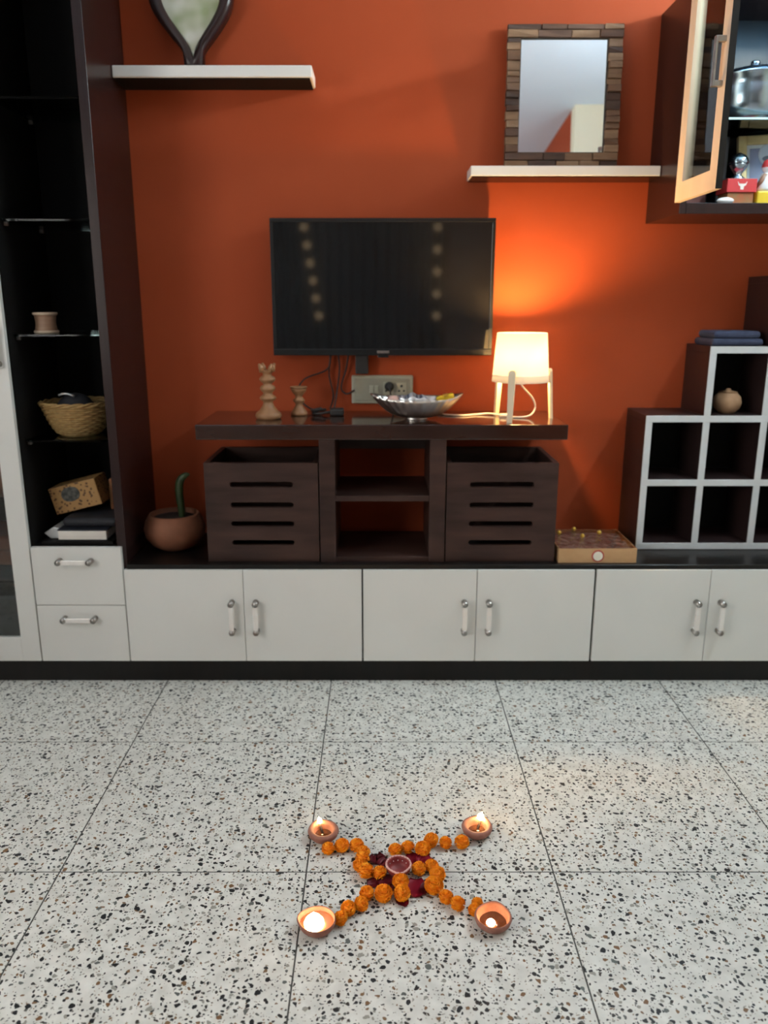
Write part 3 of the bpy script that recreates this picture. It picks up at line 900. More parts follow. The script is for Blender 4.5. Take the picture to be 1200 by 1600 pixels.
for x0, x1 in ((MX0, IX0 - 0.003), (IX1 + 0.003, MX1)):
    z = IZ0 - 0.003
    while z < IZ1 + 0.002:
        h = rnd.uniform(0.018, 0.034)
        if IZ1 + 0.003 - (z + h) < 0.014:
            h = IZ1 + 0.003 - z
        block(x0 + rnd.uniform(-0.002, 0.002), x1, z, z + h)
        z += h
for z0_, z1_ in ((MZ0, IZ0 - 0.003), (IZ1 + 0.003, MZ1)):
    zm = (z0_ + z1_) / 2 + rnd.uniform(-0.004, 0.004)
    for za, zb in ((z0_, zm), (zm, z1_)):
        x = MX0
        while x < MX1 - 0.001:
            w = rnd.uniform(0.07, 0.14)
            if MX1 - (x + w) < 0.05:
                w = MX1 - x
            block(x, x + w, za, zb)
            x += w
mr.rotation_euler = (R(-3.4), 0, 0)

# ------------------------------------------------------------------ television
tv = thing('television', (0.008, 3.04, 1.15), 'flat black television mounted on the red wall with its screen off', 'television')
TX0, TX1, TZ0, TZ1 = -0.395, 0.411, 1.153, 1.633
part('case', G().box(TX0, TX1, 3.026, 3.066, TZ0, TZ1, bev=0.005).box(TX0 + 0.16, TX1 - 0.16, 3.064, 3.082, TZ0 + 0.04, TZ1 - 0.14, bev=0.006), M['tv_black'], tv)
bz = G()
bz.box(TX0, TX1, 3.019, 3.028, TZ1 - 0.014, TZ1, bev=0.002)
bz.box(TX0, TX1, 3.019, 3.028, TZ0, TZ0 + 0.024, bev=0.002)
bz.box(TX0, TX0 + 0.013, 3.019, 3.028, TZ0 + 0.024, TZ1 - 0.014, bev=0.002)
bz.box(TX1 - 0.013, TX1, 3.019, 3.028, TZ0 + 0.024, TZ1 - 0.014, bev=0.002)
part('bezel', bz, M['tv_black'], tv)
part('screen', G().box(TX0 + 0.013, TX1 - 0.013, 3.0225, 3.027, TZ0 + 0.024, TZ1 - 0.014), M['tv_screen'], tv)
o = part('badge', G().box(-0.012, 0.032, 3.0165, 3.0195, TZ0 + 0.008, TZ0 + 0.017, bev=0.001), M['chrome'], tv)
o['label'] = 'small silver badge at the centre of the lower bezel'
part('indicator_bump', G().box(-0.01, 0.03, 3.022, 3.034, TZ0 - 0.008, TZ0 + 0.002, bev=0.002), M['tv_black'], tv)
part('wall_bracket', G().box(-0.16, 0.16, 3.082, WALL - 0.0005, 1.30, 1.42).box(-0.094, -0.046, 3.050, WALL - 0.0005, 1.082, 1.30, bev=0.003), M['rubber'], tv)

cb = thing('power_cable', (-0.2, 3.06, 0.95), 'dark loose cables drooping from the television to the bench top', 'cable')


def smooth_path(pts, n=8):
    P = [Vector(p) for p in pts]
    out = []
    for i in range(len(P) - 1):
        p0, p1, p2, p3 = P[max(i - 1, 0)], P[i], P[i + 1], P[min(i + 2, len(P) - 1)]
        for k in range(n):
            t = k / n
            out.append(0.5 * ((2 * p1) + (-p0 + p2) * t + (2 * p0 - 5 * p1 + 4 * p2 - p3) * t * t + (-p0 + 3 * p1 - 3 * p2 + p3) * t ** 3))
    out.append(P[-1])
    return out


for pts in ([(-0.19, 3.076, 1.16), (-0.20, 3.07, 1.10), (-0.29, 3.075, 1.06), (-0.315, 3.075, 1.0), (-0.27, 3.05, 0.955), (-0.22, 3.02, 0.951)],
            [(-0.185, 3.076, 1.16), (-0.195, 3.08, 1.08), (-0.18, 3.08, 1.0), (-0.19, 3.03, 0.956)],
            [(-0.16, 3.076, 1.16), (-0.155, 3.08, 1.10), (-0.165, 3.08, 1.02), (-0.175, 3.03, 0.956)],
            [(-0.12, 3.076, 1.16), (-0.13, 3.08, 1.10), (-0.15, 3.085, 1.03), (-0.13, 3.085, 1.005), (-0.10, 3.075, 1.02)]):
    part('wire', G().tube(smooth_path(pts), 0.0035, 6), M['cord_red'], cb)

ad = thing('power_adapter', (-0.205, 2.97, 0.94), 'small black power adapter with a coiled lead beside the short candle holder', 'adapter')
part('body', G().box(-0.185, -0.135, 2.93, 2.98, 0.9405, 0.966, bev=0.006), M['rubber'], ad)
part('lead', G().tube(smooth_path([(-0.185, 2.955, 0.952), (-0.205, 2.95, 0.95), (-0.235, 2.955, 0.946), (-0.25, 2.975, 0.947), (-0.23, 2.99, 0.953), (-0.205, 2.98, 0.958), (-0.215, 2.955, 0.962), (-0.245, 2.955, 0.960), (-0.252, 2.975, 0.956), (-0.22, 2.992, 0.962)], 6), 0.005, 6), M['rubber'], ad)

# extension board on the wall behind the bowl
sw = thing('switch_board', (0.008, 3.09, 0.968), 'grey socket and switch board on the wall behind the silver bowl', 'switch board')
part('plate', G().box(-0.110, 0.124, 3.080, WALL - 0.0005, 0.968, 1.075, bev=0.005), M['switch_plate'], sw)
part('face', G().box(-0.098, 0.112, 3.077, 3.081, 0.980, 1.063, bev=0.0015), M['switch_grey'], sw)
for x in (-0.035, -0.015, 0.105):
    if x < 0.1:
        part('switch', G().box(x - 0.008, x + 0.008, 3.073, 3.078, 1.005, 1.038, bev=0.002), M['switch_plate'], sw)
for x in (0.030, 0.080):
    s = part('socket', G().box(x - 0.020, x + 0.020, 3.0745, 3.0775, 1.000, 1.050, bev=0.003), M['switch_plate'], sw)
    h = G()
    for dx, dz, r in ((-0.009, -0.008, 0.004), (0.009, -0.008, 0.004), (0, 0.010, 0.005)):
        h.tube([(x + dx, 3.076, 1.025 + dz), (x + dx, 3.0740, 1.025 + dz)], r, 10)
    part('socket_holes', h, M['socket_dark'], s)
pl = thing('black_plug', (0.033, 3.05, 1.03), 'black plug pushed into the wall board above the silver bowl', 'plug')
part('body', G().tube([(0.033, 3.0735, 1.034), (0.033, 3.060, 1.034), (0.033, 3.045, 1.034)], [0.018, 0.017, 0.011], 14), M['rubber'], pl)
part('lead', G().tube(smooth_path([(0.033, 3.046, 1.034), (0.036, 3.035, 1.025), (0.04, 3.035, 0.99), (0.05, 3.04, 0.944)], 6), 0.003, 6), M['rubber'], pl)

# ------------------------------------------------------------------ television bench
un = thing('television_bench', (0.005, 2.9, 0.449), 'dark stained wooden television bench with an overhanging thick top', 'bench')
UY0, UY1 = 2.72, 3.06
part('top', G().box(-0.631, 0.639, 2.715, 3.088, 0.888, 0.940, bev=0.003), M['unit_top'], un)
for x0, x1 in ((-0.212, -0.157), (0.170, 0.226)):
    part('post', G().box(x0, x1, UY0, UY1, 0.449, 0.888, bev=0.0015), M['unit_wood'], un)
part('shelf', G().box(-0.157, 0.170, UY0 + 0.002, UY1, 0.670, 0.690, bev=0.001, seg=1), M['unit_wood'], un)
part('bottom_board', G().box(-0.157, 0.170, UY0 + 0.004, UY1, 0.449, 0.467, bev=0.001, seg=1), M['unit_wood'], un)
o = part('back_rail', G().box(-0.157, 0.170, UY1 - 0.018, UY1, 0.80, 0.888), M['unit_wood'], un)


def crate(x0, x1, label, slots):
    c = thing('slatted_crate', ((x0 + x1) / 2, 2.88, 0.449), label, 'crate', 'slatted wooden crates in the television bench')
    y0, y1, z0, z1, t = 2.722, 3.055, 0.4505, 0.806, 0.018
    # front with four rounded slots: bars between the slots, stiles at the ends
    sx0, sx1 = slots
    f = G()
    zs = [(0.511, 0.530), (0.580, 0.599), (0.648, 0.667), (0.721, 0.740)]
    prev = z0
    for a, b_ in zs:
        f.box(x0, x1, y0, y0 + t, prev, a)
        prev = b_
        n = 6
        h = (b_ - a) / 2
        zc = (a + b_) / 2
        arcL = [(sx0 + h - h * math.cos(math.pi * k / n - math.pi / 2) , zc - h * math.sin(-math.pi * k / n + math.pi / 2)) for k in range(n + 1)]
        f.prism([(x0, a), (sx0 + h, a)] + [(sx0 + h - h * math.sin(math.pi * k / n), zc - h * math.cos(math.pi * k / n)) for k in range(1, n)] + [(sx0 + h, b_), (x0, b_)], 'y', y0, y0 + t)
        f.prism([(x1, b_), (sx1 - h, b_)] + [(sx1 - h + h * math.sin(math.pi * k / n), zc + h * math.cos(math.pi * k / n)) for k in range(1, n)] + [(sx1 - h, a), (x1, a)], 'y', y0, y0 + t)
    f.box(x0, x1, y0, y0 + t, prev, z1)
    part('front_panel', f, M['unit_wood'], c)
    part('side_panel', G().box(x0, x0 + t, y0 + t, y1, z0, z1), M['unit_wood'], c)
    part('side_panel', G().box(x1 - t, x1, y0 + t, y1, z0, z1), M['unit_wood'], c)
    part('back_panel', G().box(x0 + t, x1 - t, y1 - t, y1, z0, z1), M['unit_wood'], c)
    part('bottom', G().box(x0 + t, x1 - t, y0 + t, y1 - t, z0, z0 + 0.012), M['dark_flat'], c)
    return c


crate(-0.611, -0.2165, 'open topped slatted wooden crate in the left end of the television bench', (-0.524, -0.303))
crate(0.2305, 0.616, 'open topped slatted wooden crate in the right end of the television bench', (0.310, 0.535))

# ------------------------------------------------------------------ on the bench top
ZT = 0.940
ch = thing('candle_holder', (-0.400, 2.868, ZT), 'tall turned wooden candle holder with beaded stem on the left of the bench', 'candle holder', 'turned wooden candle holders')
prof = [(0.0, 0.0), (0.040, 0.0), (0.044, 0.004), (0.047, 0.012), (0.044, 0.020), (0.032, 0.030), (0.022, 0.044), (0.017, 0.056), (0.017, 0.062), (0.026, 0.068), (0.030, 0.074), (0.026, 0.080), (0.017, 0.086),
        (0.016, 0.092), (0.024, 0.101), (0.028, 0.108), (0.023, 0.116), (0.014, 0.122), (0.017, 0.127), (0.025, 0.133), (0.029, 0.140), (0.025, 0.147), (0.016, 0.153), (0.015, 0.160), (0.022, 0.166), (0.026, 0.170), (0.018, 0.172), (0.0, 0.166)]
part('stem', G().lathe(prof, (-0.400, 2.868, ZT), 32), M['pale_wood'], ch)
for k in range(4):
    a = R(38 + 90 * k)
    cx, cy = -0.400 + 0.021 * math.cos(a), 2.868 + 0.021 * math.sin(a)
    part('crown_horn', G().tube([(cx, cy, ZT + 0.166), (cx + 0.004 * math.cos(a), cy + 0.004 * math.sin(a), ZT + 0.182), (cx + 0.011 * math.cos(a), cy + 0.011 * math.sin(a), ZT + 0.194)], [0.009, 0.0085, 0.004], 10), M['pale_wood'], ch)
ch = thing('candle_holder', (-0.300, 2.965, ZT), 'short turned wooden candle holder between the tall one and the cables', 'candle holder', 'turned wooden candle holders')
prof = [(0.0, 0.0), (0.028, 0.0), (0.031, 0.004), (0.029, 0.012), (0.020, 0.024), (0.013, 0.036), (0.013, 0.042), (0.020, 0.050), (0.022, 0.055), (0.017, 0.061), (0.012, 0.066), (0.014, 0.074), (0.024, 0.084), (0.028, 0.092), (0.027, 0.098), (0.021, 0.098), (0.012, 0.086), (0.0, 0.084)]
part('stem', G().lathe(prof, (-0.300, 2.965, ZT), 32), M['pale_wood'], ch)
part('candle_cup', G().lathe([(0.026, 0.098), (0.031, 0.100), (0.031, 0.104), (0.026, 0.105), (0.019, 0.100), (0.019, 0.098)], (-0.300, 2.965, ZT), 28), M['pale_wood'], ch)

# silver ribbed boat bowl
bw = thing('silver_bowl', (0.128, 2.86, ZT), 'ribbed silver boat shaped bowl in the middle of the bench', 'bowl')
BC = Vector((0.128, 2.86, ZT))


def bowl_pt(a, u, off):
    """a angle, u 0 (foot) .. 1 (rim)"""
    rx = 0.045 + 0.105 * u ** 0.75
    ry = 0.035 + 0.060 * u ** 0.75
    tip = abs(math.cos(a)) ** 6
    rib = 1 + 0.020 * math.cos(30 * a) * u
    z = 0.008 + 0.066 * u ** 1.5 + 0.016 * tip * u * u
    return BC + Vector(((rx + off + 0.012 * tip * u) * rib * math.cos(a), (ry + off) * rib * math.sin(a), z - off * 0.5))


b = bmesh.new()
NA, NU = 156, 12
rows = []
for u in range(NU + 1):
    rows.append([b.verts.new(bowl_pt(2 * math.pi * k / NA, u / NU, 0)) for k in range(NA)])
for u in range(NU, -1, -1):
    rows.append([b.verts.new(bowl_pt(2 * math.pi * k / NA, u / NU, -0.003)) for k in range(NA)])
for p, q in zip(rows, rows[1:]):
    for k in range(NA):
        b.faces.new((p[k], p[(k + 1) % NA], q[(k + 1) % NA], q[k]))
b.faces.new(rows[0])
b.faces.new(rows[-1])
bmesh.ops.recalc_face_normals(b, faces=b.faces)
g = G()
g._add(b, True)
part('shell', g, M['silver'], bw)
part('foot', G().lathe([(0.0, 0.0), (0.040, 0.0), (0.042, 0.003), (0.036, 0.009), (0.0, 0.0095)], tuple(BC), 32, 1.0, 0.78), M['silver'], bw)
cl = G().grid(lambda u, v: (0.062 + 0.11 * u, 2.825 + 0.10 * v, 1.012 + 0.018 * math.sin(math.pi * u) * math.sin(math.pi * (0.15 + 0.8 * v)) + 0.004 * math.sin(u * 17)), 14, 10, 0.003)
tag(part('striped_cloth', cl, M['striped'], None, (0.117, 2.87, 1.0)), 'crumpled pale blue striped cloth lying in the silver bowl', 'cloth')  # striped sheet stands in for reflections of the bowl's ribs
tag(part('pink_paper', G().sphere((0.045, 2.86, 1.005), 0.022, 1.1, 0.9, 0.85, 12, 8), M['pink_cloth'], None, (0.045, 2.86, 0.99)), 'small pinkish crumpled paper at the left end of the silver bowl', 'paper')
yl = thing('yellow_packet', (0.225, 2.86, 1.0), 'bright yellow packet standing in the right end of the silver bowl', 'packet')
part('body', G().box(0.198, 0.262, 2.845, 2.872, 0.999, 1.026, bev=0.006, rot=Matrix.Rotation(R(-14), 3, 'Y')), M['yellow'], yl)
part('tab', G().box(0.222, 0.238, 2.842, 2.876, 1.020, 1.029, bev=0.002, rot=Matrix.Rotation(R(-14), 3, 'Y')), M['gold'], yl)

# table lamp
lp = thing('table_lamp', (0.495, 2.87, ZT), 'lit white table lamp on three pale splayed legs at the right of the bench', 'lamp')
LC = (0.495, 2.87)
b = bmesh.new()
NA = 48
prof = [(0.100, 1.072), (0.087, 1.240), (0.0855, 1.240), (0.0985, 1.072)]
part('lamp_shade', G().lathe(prof + [prof[0]], (LC[0], LC[1], 0), NA), M['shade'], lp)
ring = G()
ring.tube([(LC[0] + 0.0955 * math.cos(2 * math.pi * k / 40), LC[1] + 0.0955 * math.sin(2 * math.pi * k / 40), 1.095) for k in range(40)], 0.0022, 6, closed=True)
for k in range(3):
    a = R(25 + 120 * k)
    ring.tube([(LC[0], LC[1], 1.095), (LC[0] + 0.0955 * math.cos(a), LC[1] + 0.0955 * math.sin(a), 1.095)], 0.002, 6)
part('shade_ring', ring, M['fitting'], lp)
part('bulb_socket', G().tube([(LC[0], LC[1], 1.062), (LC[0], LC[1], 1.151)], 0.017, 14), M['fitting'], lp)
part('bulb', G().lathe([(0.0, 1.152), (0.012, 1.152), (0.014, 1.160), (0.022, 1.176), (0.025, 1.189), (0.022, 1.203), (0.012, 1.212), (0.0, 1.214)], (LC[0], LC[1], 0), 20), M['bulb'], lp)
for a_deg in (-115, 5, 125):
    a = R(a_deg)
    d = Vector((math.cos(a), math.sin(a), 0))
    s = Vector((-d.y, d.x, 0))
    g = G()
    b = bmesh.new()
    # a flat plank leg: wide and round-headed at the shade, a little narrower at the foot
    face = []
    for k in range(9):
        t = math.pi * k / 8
        face.append((0.0125 * math.cos(t), 0.165 + 0.0125 * math.sin(t)))
    face += [(-0.0085, 0.0), (0.0085, 0.0)]
    vs = []
    for th in (0.0, 0.010):
        row = []
        for w, h in face:
            rr = 0.112 - 0.011 * (h / 0.165) + th
            row.append(b.verts.new(Vector((LC[0], LC[1], ZT)) + d * rr + s * w + Vector((0, 0, h))))
        vs.append(row)
    b.faces.new(vs[0])
    b.faces.new(list(reversed(vs[1])))
    nf = len(face)
    for k in range(nf):
        b.faces.new((vs[0][k], vs[1][k], vs[1][(k + 1) % nf], vs[0][(k + 1) % nf]))
    bmesh.ops.recalc_face_normals(b, faces=b.faces)
    g._add(b)
    part('leg', g, M['lamp_leg'], lp)
part('cord', G().tube(smooth_path([(0.497, 2.87, 1.064), (0.512, 2.87, 1.045), (0.545, 2.885, 1.010), (0.556, 2.89, 0.975), (0.535, 2.88, 0.949), (0.49, 2.88, 0.9435), (0.445, 2.92, 0.9440), (0.40, 2.96, 0.946), (0.355, 2.955, 0.9435), (0.295, 2.93, 0.9435), (0.24, 2.95, 0.9435), (0.20, 3.0, 0.9435), (0.17, 3.06, 0.950)], 8), 0.0032, 7), M['cord_white'], lp)
part('cord_switch', G().box(0.430, 0.470, 2.895, 2.913, 0.9405, 0.953, bev=0.004), M['cord_white'], lp)

# ------------------------------------------------------------------ on the countertop
ZC = 0.449
pt = thing('potted_plant', (-0.770, 2.90, ZC), 'round terracotta pot with one curved green shoot beside the left crate', 'potted plant')
c = (-0.770, 2.90, ZC)
part('pot', G().lathe([(0.0, 0.0), (0.055, 0.0), (0.085, 0.018), (0.108, 0.050), (0.113, 0.080), (0.106, 0.108), (0.094, 0.128), (0.090, 0.134), (0.084, 0.134), (0.088, 0.120), (0.0, 0.115)], c, 44), M['terracotta'], pt)
part('soil', G().lathe([(0.0, 0.124), (0.05, 0.122), (0.087, 0.118), (0.087, 0.114), (0.0, 0.114)], c, 30), M['soil'], pt)
pts = smooth_path([(-0.738, 2.895, ZC + 0.112), (-0.741, 2.892, ZC + 0.17), (-0.743, 2.89, ZC + 0.22), (-0.737, 2.888, ZC + 0.258), (-0.718, 2.886, ZC + 0.279), (-0.700, 2.885, ZC + 0.284)], 6)
nn = len(pts)
part('shoot', G().tube(pts, [0.0115 + 0.004 * math.sin(math.pi * k / nn) - 0.010 * (k / nn) ** 5 for k in range(nn)], 10), M['green'], pt)

bxm = thing('gift_box', (0.767, 2.83, ZC), 'shallow cardboard box under clear film with gold beads and a round sticker', 'box')
X0, X1, Y0, Y1, Z0, Z1 = 0.630, 0.906, 2.712, 2.965, ZC, ZC + 0.052
tr = G()
tr.box(X0, X1, Y0, Y0 + 0.004, Z0, Z1)
tr.box(X0, X1, Y1 - 0.004, Y1, Z0, Z1)
tr.box(X0, X0 + 0.004, Y0 + 0.004, Y1 - 0.004, Z0, Z1)
tr.box(X1 - 0.004, X1, Y0 + 0.004, Y1 - 0.004, Z0, Z1)
tr.box(X0 + 0.004, X1 - 0.004, Y0 + 0.004, Y1 - 0.004, Z0, Z0 + 0.004)
part('tray', tr, M['card'], bxm)
part('filling', G().grid(lambda u, v: (X0 + 0.005 + (X1 - X0 - 0.010) * u, Y0 + 0.005 + (Y1 - Y0 - 0.010) * v, Z0 + 0.040 + 0.006 * math.sin(u * 21 + v * 4) * math.sin(v * 17 + u * 3)), 26, 24), M['card_dark'], bxm)
rnd2 = random.Random(5)
part('film', G().grid(lambda u, v: (X0 + (X1 - X0) * u, Y0 + (Y1 - Y0) * v, Z1 + 0.0012 + 0.0022 * math.sin(u * 23 + v * 11) * math.sin(v * 19 - u * 7) * (1 if 0.02 < u < 0.98 and 0.02 < v < 0.98 else 0)), 34, 30), M['film'], bxm)
for px, py in ((0.668, 2.888), (0.744, 2.845), (0.818, 2.89), (0.735, 2.938)):
    part('gold_bead', G().sphere((px, py, Z1 + 0.009), 0.0085, seg=14, rings=9), M['gold'], bxm)
a = [2 * math.pi * k / 28 for k in range(28)]
part('sticker_ring', G().prism([(0.769 + 0.022 * math.cos(t), Z0 + 0.025 + 0.022 * math.sin(t)) for t in a], 'y', Y0 - 0.0012, Y0), M['sticker_red'], bxm)
part('sticker_face', G().prism([(0.769 + 0.017 * math.cos(t), Z0 + 0.025 + 0.017 * math.sin(t)) for t in a], 'y', Y0 - 0.0020, Y0 - 0.0010), M['sticker'], bxm)

# stepped cube shelf
cs = thing('cube_shelf', (1.27, 2.98, ZC), 'stepped dark cube shelf with white front edges at the right', 'shelf')
cols = [0.952, 1.158, 1.365, 1.572]
rowz = [ZC + 0.0015, 0.692, 0.926, 1.169, 1.410]
th = 0.024
CY0, CY1 = 2.874, WALL - 0.002
steps = [2, 3, 4]
def edge(x0, x1, z0, z1):
    part('edge_band', G().box(x0, x1, CY0 - 0.004, CY0, z0, z1, bev=0.001, seg=1), M['white_strip'], cs)
for i in range(4):
    n = steps[min(i, 2)]
    x = cols[i]
    ztop = rowz[n] + (th if True else 0)
    part('side_panel' if i in (0, 3) else 'divider', G().box(x, x + th, CY0, CY1, rowz[0], rowz[n] - 0.0005), M['cubby_dark'], cs)
    for r in range(n):
        edge(x, x + th, rowz[r] + th if r else rowz[r] + th, rowz[r + 1])
for r in range(5):
    first = 0 if r <= 2 else (1 if r == 3 else 2)
    part('shelf_board', G().box(cols[first], cols[3] + th, CY0, CY1, rowz[r], rowz[r] + th), M['cubby_dark'], cs)
    edge(cols[first], cols[3] + th, rowz[r], rowz[r] + th)
for i in range(3):
    part('back_panel', G().box(cols[i] + th, cols[i + 1], CY1 - 0.008, CY1 - 0.0005, rowz[0] + th, rowz[steps[i]]), M['dark_flat'], cs)
# cut the boards' overlap with the verticals visually: boards sit flush with the verticals' faces

ct = thing('folded_cloth', (1.27, 2.97, rowz[3] + th), 'dull blue folded cloth on the third step of the cube shelf', 'cloth')
zz = rowz[3] + th
part('lower_fold', G().box(1.168, 1.350, 2.885, 3.06, zz, zz + 0.026, bev=0.011, seg=3), M['cloth_blue'], ct)
part('upper_fold', G().box(1.176, 1.340, 2.89, 3.05, zz + 0.026, zz + 0.052, bev=0.012, seg=3), M['cloth_blue'], ct)
tp = thing('round_pot', (1.272, 2.955, rowz[2] + th), 'round tan clay pot in an upper cell of the cube shelf', 'pot')
zz = rowz[2] + th
part('body', G().lathe([(0.0, 0.0), (0.028, 0.0), (0.044, 0.016), (0.050, 0.038), (0.045, 0.060), (0.034, 0.072), (0.030, 0.076), (0.027, 0.072), (0.0, 0.066)], (1.272, 2.955, zz), 30), M['tan_pot'], tp)
part('lid', G().lathe([(0.0, 0.090), (0.008, 0.088), (0.010, 0.082), (0.034, 0.0765), (0.0, 0.0764)], (1.272, 2.955, zz), 30), M['tan_pot'], tp)

# ------------------------------------------------------------------ wall cabinet at the upper right
wc = thing('wall_cabinet', (1.31, 2.93, 1.62), 'dark wall cabinet at the upper right with its pale framed glass door open', 'cabinet')
WX0, WX1, WY0, WZ0, WZ1 = 0.966, 1.66, 2.76, 1.620, 2.300
part('side_panel', G().box(WX0, WX0 + 0.022, WY0, WALL - 0.001, WZ0, WZ1, bev=0.001, seg=1), M['dark_brown'], wc)
part('side_panel', G().box(WX1 - 0.022, WX1, WY0, WALL - 0.001, WZ0, WZ1, bev=0.001, seg=1), M['dark_brown'], wc)
part('bottom_board', G().box(WX0 + 0.022, WX1 - 0.022, WY0, WALL - 0.001, WZ0, WZ0 + 0.033, bev=0.001, seg=1), M['dark_brown'], wc)
part('top_board', G().box(WX0 + 0.022, WX1 - 0.022, WY0, WALL - 0.001, WZ1 - 0.022, WZ1), M['dark_brown'], wc)
part('back_panel', G().box(WX0 + 0.022, WX1 - 0.022, WALL - 0.010, WALL - 0.001, WZ0 + 0.033, WZ1 - 0.022), M['dark'], wc)
GZ = 1.913
part('glass_shelf', G().box(WX0 + 0.024, WX1 - 0.024, WY0 + 0.03, WALL - 0.012, GZ - 0.008, GZ, bev=0.001, seg=1), M['glass_edge'], wc)
es = part('shelf_edge', G().box(WX0 + 0.024, WX1 - 0.024, WY0 + 0.028, WY0 + 0.030, GZ - 0.007, GZ - 0.001), M['glass_rim'], wc)
part('light_strip', G().box(1.05, 1.58, 2.775, 2.795, WZ1 - 0.034, WZ1 - 0.0225, bev=0.002), M['led'], wc)  # added out of sight to light the contents bluish
# the open door stands square to the wall, hinged at the cabinet's left front edge
DX0, DX1 = 0.948, 0.966
DY0, DY1 = 2.432, 2.757
dg = G()
dz0, dz1 = WZ0 + 0.033, WZ1 - 0.004
sw_ = 0.052
dg.box(DX0, DX1, DY0, DY0 + sw_, dz0, dz1)
dg.box(DX0, DX1, DY1 - sw_, DY1, dz0, dz1)
dg.box(DX0, DX1, DY0 + sw_, DY1 - sw_, dz0, dz0 + sw_ + 0.004)
dg.box(DX0, DX1, DY0 + sw_, DY1 - sw_, dz1 - sw_, dz1)
dr = part('door', dg, M['birch'], wc)
dr['label'] = 'pale birch framed glass door standing open'
eb = G().box(DX0, DX1 + 0.0005, DY0 - 0.0015, DY0, dz0, dz1)
part('edge_band', eb, M['dark'], dr)
iv = DX1
part('inner_face', G().box(DX1, DX1 + 0.0012, DY0, DY0 + sw_, dz0, dz1), M['dark'], dr)
part('glass_pane', G().box(DX0 + 0.010, DX0 + 0.014, DY0 + sw_ - 0.004, DY1 - sw_ + 0.004, dz0 + sw_, dz1 - sw_ + 0.004), M['glass'], dr)
hg = G()
hz, hy, hl = 1.985, DY0 + 0.026, 0.128
for s in (-1, 1):
    hg.box(DX0 - 0.026, DX0, hy - 0.008, hy + 0.008, hz + s * (hl / 2 - 0.008) - 0.008, hz + s * (hl / 2 - 0.008) + 0.008, bev=0.002)
hg.box(DX0 - 0.030, DX0 - 0.022, hy - 0.0075, hy + 0.0075, hz - hl / 2, hz + hl / 2, bev=0.002)
o = part('handle', hg, M['chrome'], dr)
o['label'] = 'square bar handle'
# right door, open as far to the other side
dg = G()
RX0, RX1 = 1.660, 1.678
for a in ((DY0, DY0 + sw_, dz0, dz1), (DY1 - sw_, DY1, dz0, dz1), (DY0 + sw_, DY1 - sw_, dz0, dz0 + sw_), (DY0 + sw_, DY1 - sw_, dz1 - sw_, dz1)):
    dg.box(RX0, RX1, a[0], a[1], a[2], a[3])
dr2 = part('door', dg, M['birch'], wc)
part('glass_pane', G().box(RX0 + 0.006, RX0 + 0.010, DY0 + sw_ - 0.004, DY1 - sw_ + 0.004, dz0 + sw_ - 0.004, dz1 - sw_ + 0.004), M['glass'], dr2)

# contents
ZB = WZ0 + 0.033
pf = thing('photo_frame', (1.345, 2.955, ZB), 'pale gold framed bluish photograph leaning in the wall cabinet', 'picture frame')
FX0, FX1, FZ0, FZ1 = 1.235, 1.455, ZB + 0.0005, 1.899
w = 0.030
fg = G()
fg.box(FX0, FX0 + w, 2.945, 2.963, FZ0, FZ1, bev=0.003)
fg.box(FX1 - w, FX1, 2.945, 2.963, FZ0, FZ1, bev=0.003)
fg.box(FX0 + w, FX1 - w, 2.945, 2.963, FZ0, FZ0 + w, bev=0.003)
fg.box(FX0 + w, FX1 - w, 2.945, 2.963, FZ1 - w, FZ1, bev=0.003)
part('frame', fg, M['gold_frame'], pf)
part('mount', G().box(FX0 + w, FX1 - w, 2.953, 2.956, FZ0 + w, FZ1 - w), M['mat_board'], pf)
ph = part('print', G().box(FX0 + w + 0.012, FX1 - w - 0.012, 2.9515, 2.9532, FZ0 + w + 0.012, FZ1 - w - 0.012), M['photo_bg'], pf)
a = [2 * math.pi * k / 24 for k in range(24)]
part('pale_shape', G().prism([(1.345 + 0.040 * math.cos(t), 1.835 + 0.038 * math.sin(t)) for t in a], 'y', 2.9506, 2.9516), M['photo_pale'], ph)
part('dark_shape', G().prism([(1.340 + 0.022 * math.cos(t), 1.822 + 0.009 * math.sin(t)) for t in a], 'y', 2.9500, 2.9507), M['photo_dark'], ph)
pf.rotation_euler = (R(-7), R(-3), 0)
pf.location.x -= 0.0

rb = thing('red_box', (1.197, 2.85, ZB), 'red topped small carton with a white emblem in the wall cabinet', 'box')
part('lower_body', G().box(1.150, 1.236, 2.84, 2.92, ZB + 0.0005, ZB + 0.042, bev=0.001), M['orange_box'], rb)
part('lid', G().box(1.144, 1.242, 2.834, 2.926, ZB + 0.042, ZB + 0.084, bev=0.0015), M['red_box'], rb)
em = G()
em.prism([(1.193 + x, ZB + 0.064 + z) for x, z in ((-0.016, 0.012), (-0.010, 0.004), (0.010, 0.004), (0.016, 0.012), (0.012, -0.001), (0.006, -0.004), (0.005, -0.014), (-0.005, -0.014), (-0.006, -0.004), (-0.012, -0.001))], 'y', 2.8333, 2.8342)
part('emblem', em, M['dot_white'], rb)
lt = thing('metal_lota', (1.193, 2.88, ZB + 0.084), 'small steel pot with a round lid standing on the red box', 'pot')
cz = ZB + 0.084
part('body', G().lathe([(0.0, 0.0), (0.024, 0.0), (0.026, 0.004), (0.014, 0.014), (0.011, 0.020), (0.022, 0.032), (0.029, 0.046), (0.030, 0.052), (0.0, 0.052)], (1.193, 2.88, cz), 28), M['steel'], lt)
part('lid', G().lathe([(0.032, 0.052), (0.033, 0.056), (0.030, 0.066), (0.022, 0.077), (0.010, 0.083), (0.005, 0.086), (0.0, 0.087)], (1.193, 2.88, cz), 28), M['steel'], lt)
fgz = thing('figurine', (1.285, 2.86, ZB), 'small white and brown figurine on a yellow base in the wall cabinet', 'figurine')
